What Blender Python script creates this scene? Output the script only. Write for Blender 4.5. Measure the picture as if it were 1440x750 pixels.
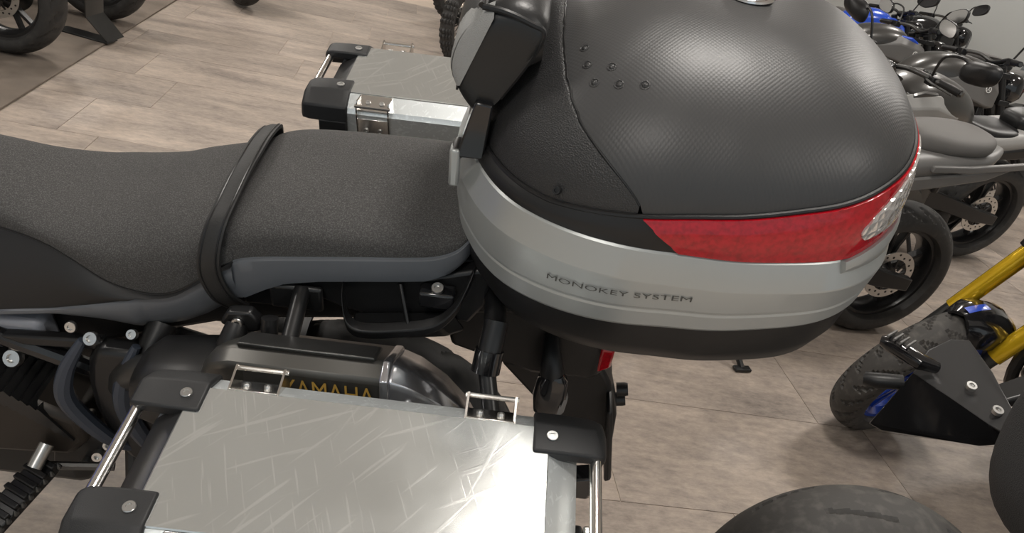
import bpy, math, random
import numpy as np
from mathutils import Matrix, Vector
random.seed(7)
for o in list(bpy.data.objects): bpy.data.objects.remove(o)
scn = bpy.context.scene
COL = scn.collection
R_ = math.radians
# ------------------------------------------------------------------ camera
cam_d = bpy.data.cameras.new('camera'); cam = bpy.data.objects.new('camera', cam_d); COL.objects.link(cam)
cam_d.lens = 1144/1440*36; cam_d.sensor_width = 36; cam_d.clip_start = .02
CR = Matrix(((0.97206,-0.15395,-0.17720),(-0.08800,0.46085,-0.88310),(0.21762,0.87402,0.43443)))
cam.matrix_world = Matrix.Translation((0,0,1.5)) @ CR.to_4x4()
scn.camera = cam
# ------------------------------------------------------------------ world + exposure
w = bpy.data.worlds.new('showroom_air'); scn.world = w; w.use_nodes = True
w.node_tree.nodes['Background'].inputs[0].default_value = (.86,.95,1,1)
w.node_tree.nodes['Background'].inputs[1].default_value = .50
vs = scn.view_settings; vs.view_transform = 'Standard'; vs.look = 'None'; vs.gamma = 1; vs.exposure = 0.24
vs.use_curve_mapping = False
# showroom ceiling lamps (positions; the lamp builder further down makes fixture and light)
LAMPS = [(-3.6,1.6),(-3.6,5),(-3.6,8.2),(-1.2,-1.5),(.44,1.40),(-1.7,6.4),(.1,8.9),(2.6,-1.7),(3.3,3.3),(2.6,6.6),(5.8,5.0),(5.8,8.2)]
LAMP_W = 40; LAMP_COL = (1,.95,.89); CEIL = 3.7
# ------------------------------------------------------------------ helpers
def V(*a): return np.array(a, float)
def unit(v): v = np.array(v, float); return v/np.linalg.norm(v)
def basis(ax):
    a = unit(ax); h = V(0,0,1) if abs(a[2]) < .9 else V(1,0,0)
    u = unit(np.cross(h, a)); return u, np.cross(a, u), a
class MB:
    def __init__(s): s.v = []; s.f = []
    def add(s, vs, fs):
        n = len(s.v); s.v += [tuple(map(float, p)) for p in vs]; s.f += [tuple(i+n for i in q) for q in fs]; return s
    def box(s, c, d, M=None):
        c = np.array(c, float); h = np.array(d, float)/2; vs = []
        for z in (-1,1):
            for y in (-1,1):
                for x in (-1,1):
                    p = h*V(x,y,z)
                    if M is not None: p = np.array(M) @ p
                    vs.append(c+p)
        return s.add(vs, [(0,2,3,1),(4,5,7,6),(0,1,5,4),(2,6,7,3),(0,4,6,2),(1,3,7,5)])
    def bar(s, a, b, wd, th, up=(0,0,1)):      # rectangular bar from a to b
        a = np.array(a, float); b = np.array(b, float); x = unit(b-a); y = np.cross(up, x)
        y = unit(y) if np.linalg.norm(y) > 1e-6 else basis(x)[0]
        z = np.cross(x, y); return s.box((a+b)/2, (np.linalg.norm(b-a), wd, th), np.array([x,y,z]).T)
    def rings(s, rs, cap=True, closed=True, loop=False):
        n = len(rs[0]); vs = [p for r in rs for p in r]; fs = []; m = len(rs)
        for i in range(m if loop else m-1):
            j = (i+1) % m
            for k in range(n if closed else n-1):
                l = (k+1) % n; fs.append((i*n+k, i*n+l, j*n+l, j*n+k))
        if cap and closed and not loop:
            fs.append(tuple(range(n-1,-1,-1))); fs.append(tuple((m-1)*n+k for k in range(n)))
        return s.add(vs, fs)
    def tube(s, path, r, n=10, cap=True):
        P = [np.array(p, float) for p in path]; rs = []
        rad = r if hasattr(r, '__len__') else [r]*len(P); pu = None
        for i, p in enumerate(P):
            t = unit(P[min(i+1,len(P)-1)]-P[max(i-1,0)])
            if pu is None: u = basis(t)[0]
            else:
                u = pu - t*np.dot(pu,t); u = unit(u)
            pu = u; v = np.cross(t,u)
            rs.append([p+rad[i]*(math.cos(a)*u+math.sin(a)*v) for a in np.linspace(0,2*math.pi,n,endpoint=False)])
        return s.rings(rs, cap)
    def lathe(s, prof, c, ax, n=24, closed=False, cap=True):
        u, v, a = basis(ax); c = np.array(c, float)
        rs = [[c+a*h+r*(math.cos(t)*u+math.sin(t)*v) for t in np.linspace(0,2*math.pi,n,endpoint=False)] for r, h in prof]
        return s.rings(rs, cap=cap and not closed, loop=closed)
    def prism(s, poly, fn, t0, t1):            # fn(a,b,t) maps outline point and thickness to 3D
        return s.rings([[fn(a,b,t0) for a,b in poly],[fn(a,b,t1) for a,b in poly]])
    def ball(s, c, r, n=12):
        r = V(*r) if hasattr(r,'__len__') else V(r,r,r); c = np.array(c,float); rs = []
        for i in range(1, n//2+1):
            a = math.pi*(i-.5)/(n//2); a = math.pi*i/(n//2+1)
            rs.append([c+r*V(math.sin(a)*math.cos(t),math.sin(a)*math.sin(t),math.cos(a)) for t in np.linspace(0,2*math.pi,n,endpoint=False)])
        return s.rings(rs)
    def build(s, name, mat, parent=None, bev=0, smooth=35, loc=None, label=None):
        me = bpy.data.meshes.new(name); me.from_pydata(s.v, [], s.f)
        import bmesh
        bm = bmesh.new(); bm.from_mesh(me); bmesh.ops.recalc_face_normals(bm, faces=bm.faces); bm.to_mesh(me); bm.free()
        if smooth:
            me.polygons.foreach_set('use_smooth', [True]*len(me.polygons)); me.set_sharp_from_angle(angle=R_(smooth))
        if mat: me.materials.append(mat)
        o = bpy.data.objects.new(name, me); COL.objects.link(o)
        if parent is not None:
            o.parent = parent
            off = parent.get('_off')
            if off is not None and loc is None: o.location = Vector(off)*-1
        if loc is not None: o.location = loc
        if bev:
            m = o.modifiers.new('bevel','BEVEL'); m.width = bev; m.segments = 2; m.limit_method = 'ANGLE'; m.angle_limit = R_(30)
        if label: o['label'] = label
        return o
def box(name, mat, parent, c, d, bev=.003, M=None, **k): return MB().box(c,d,M).build(name, mat, parent, bev, **k)
def tube(name, mat, parent, path, r, n=10, **k): return MB().tube(path,r,n).build(name, mat, parent, **k)
def tag(o, label, cat, group=None, kind=None):
    if label: o['label'] = label
    if cat: o['category'] = cat
    if group: o['group'] = group
    if kind: o['kind'] = kind
    return o
def thing(name, label, cat, mw, off=(0,0,0), group=None):   # parts are modelled in the frame mw; the empty stands at off in that frame
    o = bpy.data.objects.new(name, None); COL.objects.link(o); o.empty_display_size = .1
    o.matrix_world = mw @ Matrix.Translation(off); o['_off'] = tuple(off)
    return tag(o, label, cat, group)
def sub(o): o['_off'] = (0,0,0); return o                     # a part that carries sub-parts in the same frame
def spl(pts, n):                                            # Catmull-Rom resample of an open polyline
    P = np.array(pts, float); m = len(P); out = []
    for t in np.linspace(0, m-1, n):
        i = min(int(t), m-2); f = t-i; p0 = P[max(i-1,0)]; p1 = P[i]; p2 = P[i+1]; p3 = P[min(i+2,m-1)]
        out.append(.5*((2*p1)+(-p0+p2)*f+(2*p0-5*p1+4*p2-p3)*f*f+(-p0+3*p1-3*p2+p3)*f**3))
    return out
def interp_rows(rows, n): return spl(rows, n)
def sel(n, e=2.0):                                          # unit superellipse
    r = []
    for t in np.linspace(0,2*math.pi,n,endpoint=False):
        c, s_ = math.cos(t), math.sin(t); r.append((math.copysign(abs(c)**(2/e),c), math.copysign(abs(s_)**(2/e),s_)))
    return r
def xloft(rows, n=20, e=2.6, m=None):                       # rows: x, y-centre, z-centre, half-width, half-height
    rows = spl(rows, m) if m else [np.array(r,float) for r in rows]
    return MB().rings([[V(r[0], r[1]+r[3]*a, r[2]+r[4]*b) for a,b in sel(n,e)] for r in rows])
# ------------------------------------------------------------------ materials
MATS = {}
def mat(name, col, rough=.5, metal=0, bump=None, spots=None, coat=0, emit=0, trans=0, var=0, ior=1.45):
    """bump=(kind, scale, strength, distance); spots=(scale, colour, low, high) second colour mixed by noise"""
    if name in MATS: return MATS[name]
    m = bpy.data.materials.new(name); m.use_nodes = True; nt = m.node_tree; N = nt.nodes; L = nt.links
    b = N['Principled BSDF']; I = b.inputs
    I['Base Color'].default_value = (*col,1); I['Roughness'].default_value = rough; I['Metallic'].default_value = metal
    I['IOR'].default_value = ior; I['Coat Weight'].default_value = coat; I['Coat Roughness'].default_value = .06
    I['Transmission Weight'].default_value = trans
    tc = N.new('ShaderNodeTexCoord')
    src = None
    if spots:
        n = N.new('ShaderNodeTexNoise'); n.inputs['Scale'].default_value = spots[0]; n.inputs['Detail'].default_value = 5
        L.new(tc.outputs['Object'], n.inputs['Vector'])
        r = N.new('ShaderNodeMapRange'); r.inputs[1].default_value = spots[2]; r.inputs[2].default_value = spots[3]
        L.new(n.outputs['Fac'], r.inputs[0])
        x = N.new('ShaderNodeMix'); x.data_type = 'RGBA'; x.inputs['A'].default_value = (*col,1); x.inputs['B'].default_value = (*spots[1],1)
        L.new(r.outputs[0], x.inputs['Factor']); L.new(x.outputs['Result'], I['Base Color'])
    if bump:
        k, sc, st, ds = bump
        if k == 'voronoi':
            n = N.new('ShaderNodeTexVoronoi'); out = n.outputs['Distance']
        else:
            n = N.new('ShaderNodeTexNoise'); n.inputs['Detail'].default_value = 3; out = n.outputs['Fac']
        n.inputs['Scale'].default_value = sc; L.new(tc.outputs['Object'], n.inputs['Vector'])
        bp = N.new('ShaderNodeBump'); bp.inputs['Strength'].default_value = st; bp.inputs['Distance'].default_value = ds
        L.new(out, bp.inputs['Height']); L.new(bp.outputs[0], I['Normal'])
    if emit:
        I['Emission Color'].default_value = (*col,1); I['Emission Strength'].default_value = emit
    MATS[name] = m; return m
FABRIC = mat('seat_fabric',(.040,.039,.038),.85,bump=('noise',420,.5,.0015),spots=(520,(.092,.090,.088),.45,.7))
STRAP = mat('strap_leather',(.016,.016,.016),.5,bump=('noise',300,.3,.001))
GREYTRIM = mat('grey_vinyl',(.105,.113,.125),.45,bump=('noise',600,.12,.0005))
PANELBLK = mat('side_vinyl',(.012,.012,.0125),.55,bump=('noise',500,.2,.0006))
BLACK = mat('black_plastic',(.009,.009,.0095),.40,bump=('noise',700,.15,.0004))
BLACKG = mat('black_gloss',(.010,.010,.011),.14,coat=.5)
BLACKM = mat('black_powdercoat',(.011,.011,.0115),.33)
DARKM = mat('dark_metal',(.09,.09,.088),.35,.8)
CAPM = mat('corner_cap_plastic',(.013,.0135,.0145),.5,bump=('noise',900,.35,.0006))
STEEL = mat('stainless_steel',(.72,.70,.67),.18,1)
BOLT = mat('bolt_zinc',(.55,.55,.54),.3,1)
CHROME = mat('chrome',(.85,.85,.86),.06,1)
RUBBER = mat('tyre_rubber',(.030,.029,.028),.62,bump=('noise',260,.15,.001),spots=(30,(.045,.043,.040),.5,.75))
RUBBER2 = mat('dusty_tyre_rubber',(.052,.049,.046),.7,bump=('noise',260,.2,.001),spots=(40,(.085,.080,.073),.48,.7))
SILVER = mat('silver_paint',(.37,.385,.38),.34,.45,bump=('noise',900,.06,.0003))
LIDFRONT = mat('lid_grained_plastic',(.025,.025,.0255),.40,bump=('voronoi',520,.55,.0012))
PADLEATH = mat('pad_leather',(.011,.0115,.012),.38,bump=('noise',260,.25,.001))
PADMESH = mat('pad_mesh',(.30,.305,.30),.8,bump=('voronoi',900,.8,.001))
RED = mat('red_lens',(.40,.002,.010),.10,coat=.5,bump=('noise',45,.22,.003),spots=(150,(.24,.001,.005),.40,.70))
CLEAR = mat('clear_lens',(.72,.70,.68),.08,.65,bump=('voronoi',90,.6,.004))
PRINT = mat('dark_print',(.06,.06,.055),.6)
GOLD = mat('gold_print',(.62,.38,.08),.4,.3)
WHITEP = mat('white_print',(.72,.72,.70),.5)
MUFF = mat('titanium_grey_muffler',(.10,.098,.092),.38,.75,bump=('noise',300,.06,.0005))
MUFFCAP = mat('satin_end_cap',(.62,.63,.67),.2,.95)
BLUE = mat('blue_paint',(.015,.07,.50),.25,coat=.4)
YELLOW = mat('gold_anodised',(.78,.50,.02),.22,.55,coat=.4)
TANKG = mat('tank_grey',(.060,.058,.055),.33,.4,coat=.3)
PLASTG = mat('grey_plastic',(.15,.147,.143),.4)
SEATG = mat('grey_seat',(.125,.12,.115),.65,bump=('noise',400,.2,.001))
DISC = mat('brake_disc',(.55,.54,.52),.3,.95)
WHITEPL = mat('white_plastic',(.6,.59,.57),.35)
ORANGE = mat('orange_paint',(.75,.10,.01),.35)
REDP = mat('dark_red_paint',(.28,.012,.015),.25,coat=.4)
GREYP = mat('display_grey',(.42,.43,.42),.5)
ENGINE = mat('engine_case',(.045,.044,.042),.4,.5)
def dimple_material():
    m = mat('lid_dimpled_plastic',(.040,.040,.0405),.41); nt = m.node_tree; N = nt.nodes; L = nt.links; b = N['Principled BSDF']
    tc = N.new('ShaderNodeTexCoord'); mp = N.new('ShaderNodeMapping'); mp.inputs['Scale'].default_value = (1,1,1)
    mp.inputs['Rotation'].default_value = (0,0,R_(45)); L.new(tc.outputs['Object'], mp.inputs['Vector'])
    v = N.new('ShaderNodeTexVoronoi'); v.voronoi_dimensions = '2D'; v.inputs['Scale'].default_value = 235; v.inputs['Randomness'].default_value = 0
    L.new(mp.outputs[0], v.inputs['Vector'])
    bp = N.new('ShaderNodeBump'); bp.inputs['Strength'].default_value = .26; bp.inputs['Distance'].default_value = .0009; bp.invert = True
    L.new(v.outputs['Distance'], bp.inputs['Height']); L.new(bp.outputs[0], b.inputs['Normal']); return m
LIDTOP = dimple_material()
def brushed(name, col, rough, scr, met=.8):
    m = mat(name, col, rough, met); nt = m.node_tree; N = nt.nodes; L = nt.links; b = N['Principled BSDF']
    tc = N.new('ShaderNodeTexCoord'); mp = N.new('ShaderNodeMapping'); mp.inputs['Rotation'].default_value = (0,0,R_(50)); mp.inputs['Scale'].default_value = (1,.35,1)
    L.new(tc.outputs['Object'], mp.inputs['Vector'])
    n = N.new('ShaderNodeTexNoise'); n.inputs['Scale'].default_value = 60; n.inputs['Detail'].default_value = 8; n.inputs['Roughness'].default_value = .7
    L.new(mp.outputs[0], n.inputs['Vector'])
    n2 = N.new('ShaderNodeTexNoise'); n2.inputs['Scale'].default_value = 9; n2.inputs['Detail'].default_value = 6; L.new(tc.outputs['Object'], n2.inputs['Vector'])
    r = N.new('ShaderNodeMapRange'); r.inputs[1].default_value = .3; r.inputs[2].default_value = .7; r.inputs[3].default_value = rough-.02; r.inputs[4].default_value = rough+.05
    L.new(n2.outputs['Fac'], r.inputs[0]); L.new(r.outputs[0], b.inputs['Roughness'])
    # hairline scratches in two directions: ridges of strongly stretched noise, paler than the plate
    acc = None
    for ang, sc_, lo in ((-38,150,.64),(22,230,.65),(-62,120,.64),(-20,60,.66)):
        mp3 = N.new('ShaderNodeMapping'); mp3.vector_type = 'TEXTURE'; mp3.inputs['Rotation'].default_value = (0,0,R_(ang)); mp3.inputs['Scale'].default_value = (1,22,1); L.new(tc.outputs['Object'], mp3.inputs['Vector'])
        n3 = N.new('ShaderNodeTexNoise'); n3.inputs['Scale'].default_value = sc_; n3.inputs['Detail'].default_value = 1; L.new(mp3.outputs[0], n3.inputs['Vector'])
        q = N.new('ShaderNodeMapRange'); q.inputs[1].default_value = lo; q.inputs[2].default_value = lo+.06; L.new(n3.outputs['Fac'], q.inputs[0])
        if acc is None: acc = q.outputs[0]
        else:
            ad = N.new('ShaderNodeMath'); ad.operation = 'MAXIMUM'; L.new(acc, ad.inputs[0]); L.new(q.outputs[0], ad.inputs[1]); acc = ad.outputs[0]
    x = N.new('ShaderNodeMix'); x.data_type = 'RGBA'; x.inputs['A'].default_value = (*[c*.97 for c in col],1); x.inputs['B'].default_value = (*[min(1,c*1.13) for c in col],1)
    L.new(acc, x.inputs['Factor']); L.new(x.outputs['Result'], b.inputs['Base Color'])
    bp = N.new('ShaderNodeBump'); bp.inputs['Strength'].default_value = scr; bp.inputs['Distance'].default_value = .0006
    L.new(acc, bp.inputs['Height']); L.new(bp.outputs[0], b.inputs['Normal'])
    return m
ALU = brushed('scratched_aluminium',(.67,.69,.68),.15,.05)
ALUSIDE = brushed('brushed_aluminium_side',(.70,.74,.75),.36,.03,.7)
def floor_material():
    m = mat('stone_look_tile',(.4,.36,.32),.42); nt = m.node_tree; N = nt.nodes; L = nt.links; b = N['Principled BSDF']
    tc = N.new('ShaderNodeTexCoord'); g = N.new('ShaderNodeNewGeometry'); oi = N.new('ShaderNodeObjectInfo')
    off = N.new('ShaderNodeVectorMath'); off.operation = 'ADD'
    sc = N.new('ShaderNodeVectorMath'); sc.operation = 'SCALE'; sc.inputs['Scale'].default_value = 40
    cx = N.new('ShaderNodeCombineXYZ'); L.new(oi.outputs['Random'], cx.inputs[0]); L.new(oi.outputs['Random'], cx.inputs[1])
    L.new(cx.outputs[0], sc.inputs[0]); L.new(g.outputs['Position'], off.inputs[0]); L.new(sc.outputs[0], off.inputs[1])
    mp = N.new('ShaderNodeMapping'); mp.inputs['Scale'].default_value = (.9,3.2,1); L.new(off.outputs[0], mp.inputs['Vector'])
    n1 = N.new('ShaderNodeTexNoise'); n1.inputs['Scale'].default_value = 1.6; n1.inputs['Detail'].default_value = 9; n1.inputs['Roughness'].default_value = .62; L.new(mp.outputs[0], n1.inputs['Vector'])
    n1.inputs['Distortion'].default_value = .5
    mp2 = N.new('ShaderNodeMapping'); mp2.inputs['Scale'].default_value = (1,2.2,1); L.new(off.outputs[0], mp2.inputs['Vector'])
    n2 = N.new('ShaderNodeTexNoise'); n2.inputs['Scale'].default_value = 17; n2.inputs['Detail'].default_value = 10; n2.inputs['Roughness'].default_value = .78; L.new(mp2.outputs[0], n2.inputs['Vector'])
    cr = N.new('ShaderNodeValToRGB'); e = cr.color_ramp.elements
    e[0].position = .33; e[0].color = (.15,.128,.115,1); e[1].position = .66; e[1].color = (.53,.44,.365,1)
    k = cr.color_ramp.elements.new(.47); k.color = (.32,.270,.232,1)
    mx = N.new('ShaderNodeMix'); mx.inputs['Factor'].default_value = .52; L.new(n1.outputs['Fac'], mx.inputs['A']); L.new(n2.outputs['Fac'], mx.inputs['B'])
    L.new(mx.outputs['Result'], cr.inputs[0])
    hv = N.new('ShaderNodeHueSaturation'); r = N.new('ShaderNodeMapRange'); r.inputs[3].default_value = .9; r.inputs[4].default_value = 1.1
    L.new(oi.outputs['Random'], r.inputs[0]); L.new(r.outputs[0], hv.inputs['Value']); L.new(cr.outputs[0], hv.inputs['Color']); L.new(hv.outputs[0], b.inputs['Base Color'])
    rr = N.new('ShaderNodeMapRange'); rr.inputs[3].default_value = .34; rr.inputs[4].default_value = .52; L.new(n2.outputs['Fac'], rr.inputs[0]); L.new(rr.outputs[0], b.inputs['Roughness'])
    bp = N.new('ShaderNodeBump'); bp.inputs['Strength'].default_value = .12; bp.inputs['Distance'].default_value = .002; L.new(n2.outputs['Fac'], bp.inputs['Height']); L.new(bp.outputs[0], b.inputs['Normal'])
    return m
TILE = floor_material()
GROUT = mat('grout',(.55,.46,.38),.8)
CARPET = mat('brown_carpet',(.20,.165,.135),.95,bump=('noise',500,.6,.003),spots=(6,(.155,.128,.105),.4,.65))
WALLM = mat('wall_paint',(.5,.51,.5),.7)
CEILM = mat('ceiling_paint',(.78,.78,.77),.8)
# ------------------------------------------------------------------ the room
fl = MB().box((1,4.5,-.02),(15,16,.04)).build('floor', GROUT, None, smooth=0); tag(fl, 'stone-look tiled showroom floor', None, kind='structure')
TW, TL = .504, 1.015
tile_me = None
offs = {0:.80,1:.63,5:.847,6:.613}
def add_tile(x0, x1, y0, full):
    global tile_me
    gap = .0028
    if full and tile_me is not None:
        o = bpy.data.objects.new('tile', tile_me); COL.objects.link(o); o.parent = fl
    else:
        o = MB().box((0,0,.0015),(x1-x0-gap,TW-gap,.003)).build('tile', TILE, fl, smooth=0)
        if full: tile_me = o.data
    o.location = ((x0+x1)/2, y0+TW/2, 0); return o
for k in range(-3, 14):
    y0 = 1.68+k*TW; off = offs.get(k, .4+.37*((k*5) % 7))
    i0 = -5 if y0 > 3 else -3
    for i in range(i0, 7):
        x0 = off-1.015+i*TL+(0 if True else 0)
        if x0+TL < -1.72-0.9 or x0 > 6.2: continue
        # only the part of the floor the photo can show
        if x0 > 1.0+.75*y0+.6 or x0+TL < -.9-.55*y0: continue
        add_tile(x0, x0+TL, y0, True)
cp = MB().box((-4.1,5.3,.009),(4.76,9,.012)).build('carpet_mat', CARPET, None, bev=.003)
tag(cp, 'flat brown carpet strip under the bikes at left', 'carpet')
tag(box('wall_back', WALLM, None, (1,12.55,1.85),(15,.1,3.7),0), 'plain pale grey back wall', None, kind='structure')
tag(box('wall_right', WALLM, None, (8.55,4.5,1.85),(.1,16,3.7),0), 'plain pale grey side wall', None, kind='structure')
tag(box('wall_left', WALLM, None, (-6.55,4.5,1.85),(.1,16,3.7),0), 'plain pale grey far left wall', None, kind='structure')
tag(box('ceiling', CEILM, None, (1,4.5,CEIL+.05),(15,16,.1),0), 'flat light grey ceiling', None, kind='structure')
DIFF = mat('lamp_diffuser',(1,.94,.86),.5,emit=6)
for i, (lx, ly) in enumerate(LAMPS):
    t = thing('ceiling_lamp', 'square recessed ceiling lamp panel, lit', 'lamp', Matrix.Translation((lx,ly,CEIL)), group='ceiling lamp panels')
    b = MB()
    for sx in (-1,1): b.box((sx*.32,0,-.02),(.04,.68,.04)); b.box((0,sx*.32,-.02),(.60,.04,.04))
    b.build('frame', GREYP, t); box('diffuser', DIFF, t, (0,0,-.008),(.6,.6,.012),0)
    ld = bpy.data.lights.new('lamp_light','AREA'); ld.shape = 'SQUARE'; ld.size = .58; ld.energy = LAMP_W; ld.color = LAMP_COL
    lo = bpy.data.objects.new('lamp_light', ld); COL.objects.link(lo); lo.parent = t; lo.location = (0,0,-.03)
# ------------------------------------------------------------------ frame of the touring bike (it leans on its side stand)
BX, BY, BZ = (0.98363,-0.14099,0.11227),(0.10961,0.96246,0.24829),(-0.14306,-0.23192,0.96216)
BO = (-0.14856,1.27984,0.91716)
BIKE = Matrix.Translation(BO) @ Matrix((BX,BY,BZ)).transposed().to_4x4()
def text_mesh(s, size=1.0, extrude=.0, bold=.0):
    cu = bpy.data.curves.new('t','FONT'); cu.body = s; cu.size = size; cu.extrude = extrude; cu.offset = bold; cu.resolution_u = 3
    o = bpy.data.objects.new('t', cu); COL.objects.link(o); dg = bpy.context.evaluated_depsgraph_get(); dg.update()
    me = bpy.data.meshes.new_from_object(o.evaluated_get(dg)); v = np.array([p.co[:] for p in me.vertices]); f = [tuple(p.vertices) for p in me.polygons]
    bpy.data.objects.remove(o); bpy.data.curves.remove(cu); bpy.data.meshes.remove(me); return v, f
def bolt(name, mat_, parent, c, ax, r=.007, h=.004):
    b = MB(); n = 16
    b.lathe([(r*.1,h*.55),(r*.45,h*.55),(r*.5,h),(r*.9,h),(r,h*.7),(r,-.001)], c, ax, n); return b.build(name, mat_, parent)
# ================================================================== top case
CC = V(.625,0)
_half = [(.302,0),(.306,.06),(.312,.105),(.326,.135),(.352,.19),(.384,.23),(.449,.270),(.511,.289),(.60,.293),(.722,.286),(.81,.263),(.861,.219),(.892,.152),(.908,.08),(.913,0)]
_ph = []; _rr = []
for x, y in _half:
    _ph.append(math.atan2(y, x-CC[0])); _rr.append(math.hypot(x-CC[0], y))
_o = np.argsort(_ph); _ph = np.array(_ph)[_o]; _rr = np.array(_rr)[_o]
_pp = np.concatenate([-_ph[::-1], _ph]); _pr = np.concatenate([_rr[::-1], _rr]); _pp, _ix = np.unique(_pp, return_index=True); _pr = _pr[_ix]
_dense = np.linspace(-math.pi, math.pi, 721); _rd = np.interp(_dense, _pp, _pr)
_k = np.hanning(41); _k /= _k.sum(); _rd = np.convolve(np.concatenate([_rd[-41:-1],_rd,_rd[1:41]]), _k, 'same')[40:-40]
def plan(phi, s=1.0):
    p = (phi+math.pi) % (2*math.pi)-math.pi
    r = np.interp(p, _dense, _rd)*s; return CC[0]+r*math.cos(p), r*math.sin(p)
def sstep(a, b, x): t = min(max((x-a)/(b-a),0),1); return t*t*(3-2*t)
RS = .955                                                      # scale of the lid rim against the shell rim
def rim_z(phi): return .250+.155*min(max(plan(phi)[0]-.44,-.02),.45)+.014*sstep(.76,.90,plan(phi)[0])
ZTOP = .432
def dome(phi, r):
    x, y = plan(phi, RS*r); zr = rim_z(phi)
    return V(x, y, zr+(ZTOP-zr)*(1-r**2.5)**(1/1.55))
def seam_x(y): return .425+.3*y*y+55*abs(y)**5
def make_top_case():
    t = thing('top_case', 'large silver and black hard top case with wraparound red reflector', 'case', BIKE, (.625,0,.03))
    NP = 180; PH = np.linspace(-math.pi, math.pi, NP, endpoint=False)
    def shell(levels): return MB().rings([[V(*plan(p,s), z+tl*(plan(p)[0]-.55)) for p in PH] for z, s, tl in levels])
    shell([(.000,.45,0),(.002,.70,0),(.009,.85,.01),(.025,.930,.03),(.055,.976,.05),(.101,1.0,.07)]).build('base_shell', BLACK, t)
    shell([(.099,.985,.07),(.100,1.002,.07),(.105,1.012,.07),(.130,1.022,.06),(.1335,1.0190,.06),(.137,1.020,.06),(.1395,1.027,.06),(.183,1.040,.01),(.186,1.039,.008),(.2225,.998,0),(.2255,.988,0),(.226,.955,0)]).build('silver_shell', SILVER, t, smooth=13)
    # lid flange in black, the red reflector set into its rear part
    def flange(phi, tt, out=0):
        s = .992+(RS+.012-.992)*tt; x, y = plan(phi, s+out+.010*math.sin(math.pi*tt)); return V(x, y, .2262+(rim_z(phi)-.2262)*tt)
    b = MB(); b.rings([[flange(p, k/6) for p in PH] for k in range(7)]+[[V(*plan(p,.93), rim_z(p)-.004) for p in PH]], cap=False)
    b.build('lid_flange', BLACK, t)
    def phi_at(xb, sgn=-1):
        ps = np.linspace(0.02, math.pi-.02, 400); xs = np.array([plan(p)[0] for p in ps]); return sgn*ps[np.argmin(abs(xs-xb))]
    NT = 8; NR = 140; rows = []; inner = []
    for k in range(NT+1):
        tt = k/NT; p0 = phi_at(.592-.052*tt); ph = np.linspace(p0, -p0, NR)
        rows.append([flange(p, .02+.97*tt, .009+.008*math.sin(math.pi*min(max(tt,.08),.92))) for p in ph])
    b = MB(); b.rings(rows, closed=False)
    e0 = [r[0] for r in rows]; e1 = [r[-1] for r in rows]
    back = lambda p: V(CC[0]+(p[0]-CC[0])*.96, p[1]*.96, p[2])
    b.rings([rows[0], [back(p) for p in rows[0]]], closed=False); b.rings([rows[-1], [back(p) for p in rows[-1]]], closed=False)
    b.rings([e0, [back(p) for p in e0]], closed=False); b.rings([e1, [back(p) for p in e1]], closed=False)
    rf = b.build('reflector', RED, t, label='glossy red wraparound reflector lens', smooth=40); sub(rf)
    for sg in (-1, 1):                                        # clear lens corner, one at each rear corner
        rows = []
        for k in range(9):
            tt = .34+.62*k/8; w0 = phi_at(.800+.050*(1-math.sin(math.pi*min(1,.25+.75*k/8)))+.02*(k/8), sg); w1 = phi_at(.862+.040*(k/8), sg)
            rows.append([flange(p, tt, .0205+.004*math.sin(math.pi*k/8)) for p in np.linspace(w0, w1, 14)])
        b = MB(); b.rings(rows, closed=False); b.rings([rows[0],[back(p) for p in rows[0]]], closed=False); b.rings([[r[0] for r in rows],[back(r[0]) for r in rows]], closed=False)
        b.rings([[r[-1] for r in rows],[back(r[-1]) for r in rows]], closed=False); b.rings([rows[-1],[back(p) for p in rows[-1]]], closed=False)
        b.build('clear_lens', CLEAR, rf, label='clear faceted corner lens')
        # silver bumper lip that rises under the lens
        c = MB(); lip = []
        for p in np.linspace(phi_at(.80,sg), phi_at(.938,sg), 16):
            k = math.sin(math.pi*min(1,max(0,(plan(p)[0]-.80)/.10))*.5); x, y = plan(p,1.004)
            x2, y2 = plan(p,1.012); lip.append([V(x2,y2,.205), V(*plan(p,1.028),.214), V(*plan(p,1.030),.216+.022*k), V(*plan(p,1.018),.2265+.022*k), V(*plan(p,.985),.224+.02*k)])
        c.rings(lip, closed=True); c.build('bumper_lip', SILVER, t)
    # the dome of the lid: rear cover with dimpled grain, front cover with leather grain, split by a curved seam
    def r_seam(phi):
        rs = np.linspace(.02, 1, 200); pts = np.array([dome(phi, r)[:2] for r in rs]); d = np.array([x-seam_x(y) for x, y in pts])
        neg = np.where(d < 0)[0]; return rs[neg[0]] if len(neg) else 1.01
    NPH = 240; PHD = np.linspace(-math.pi, math.pi, NPH, endpoint=False); RSm = [r_seam(p) for p in PHD]; NRD = 44
    def rad(k, a, b_): return a+(b_-a)*(math.sin(k/NRD*math.pi/2))
    b = MB(); rows = []
    for k in range(NRD+1): rows.append([dome(p, rad(k, .004, min(1, rs)-(.0006 if rs < 1 else 0))) for p, rs in zip(PHD, RSm)])
    b.rings(rows, cap=False); b.build('lid_top_cover', LIDTOP, t, smooth=60)
    # front cover (only rays that cross the seam)
    idx = [i for i in range(NPH) if RSm[i] < .999]; idx = sorted(idx, key=lambda i: PHD[i] % (2*math.pi))
    b = MB(); rows = []
    for k in range(31):
        f = k/30; row = []
        for i in idx:
            r0 = min(1, RSm[i]+.004); r = r0+(1-r0)*f; q = dome(PHD[i], r); row.append(q+V(0,0,.0022*min(1,f*20)*(1 if f < .97 else .3)))
        rows.append(row)
    b.rings(rows, closed=False); b.build('lid_front_cover', LIDFRONT, t, smooth=60)
    path = [dome(PHD[i], min(1,RSm[i]+.002))+V(0,0,.0008) for i in idx]
    MB().tube(path, .0014, 6).build('lid_seam', BLACK, t)
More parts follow.
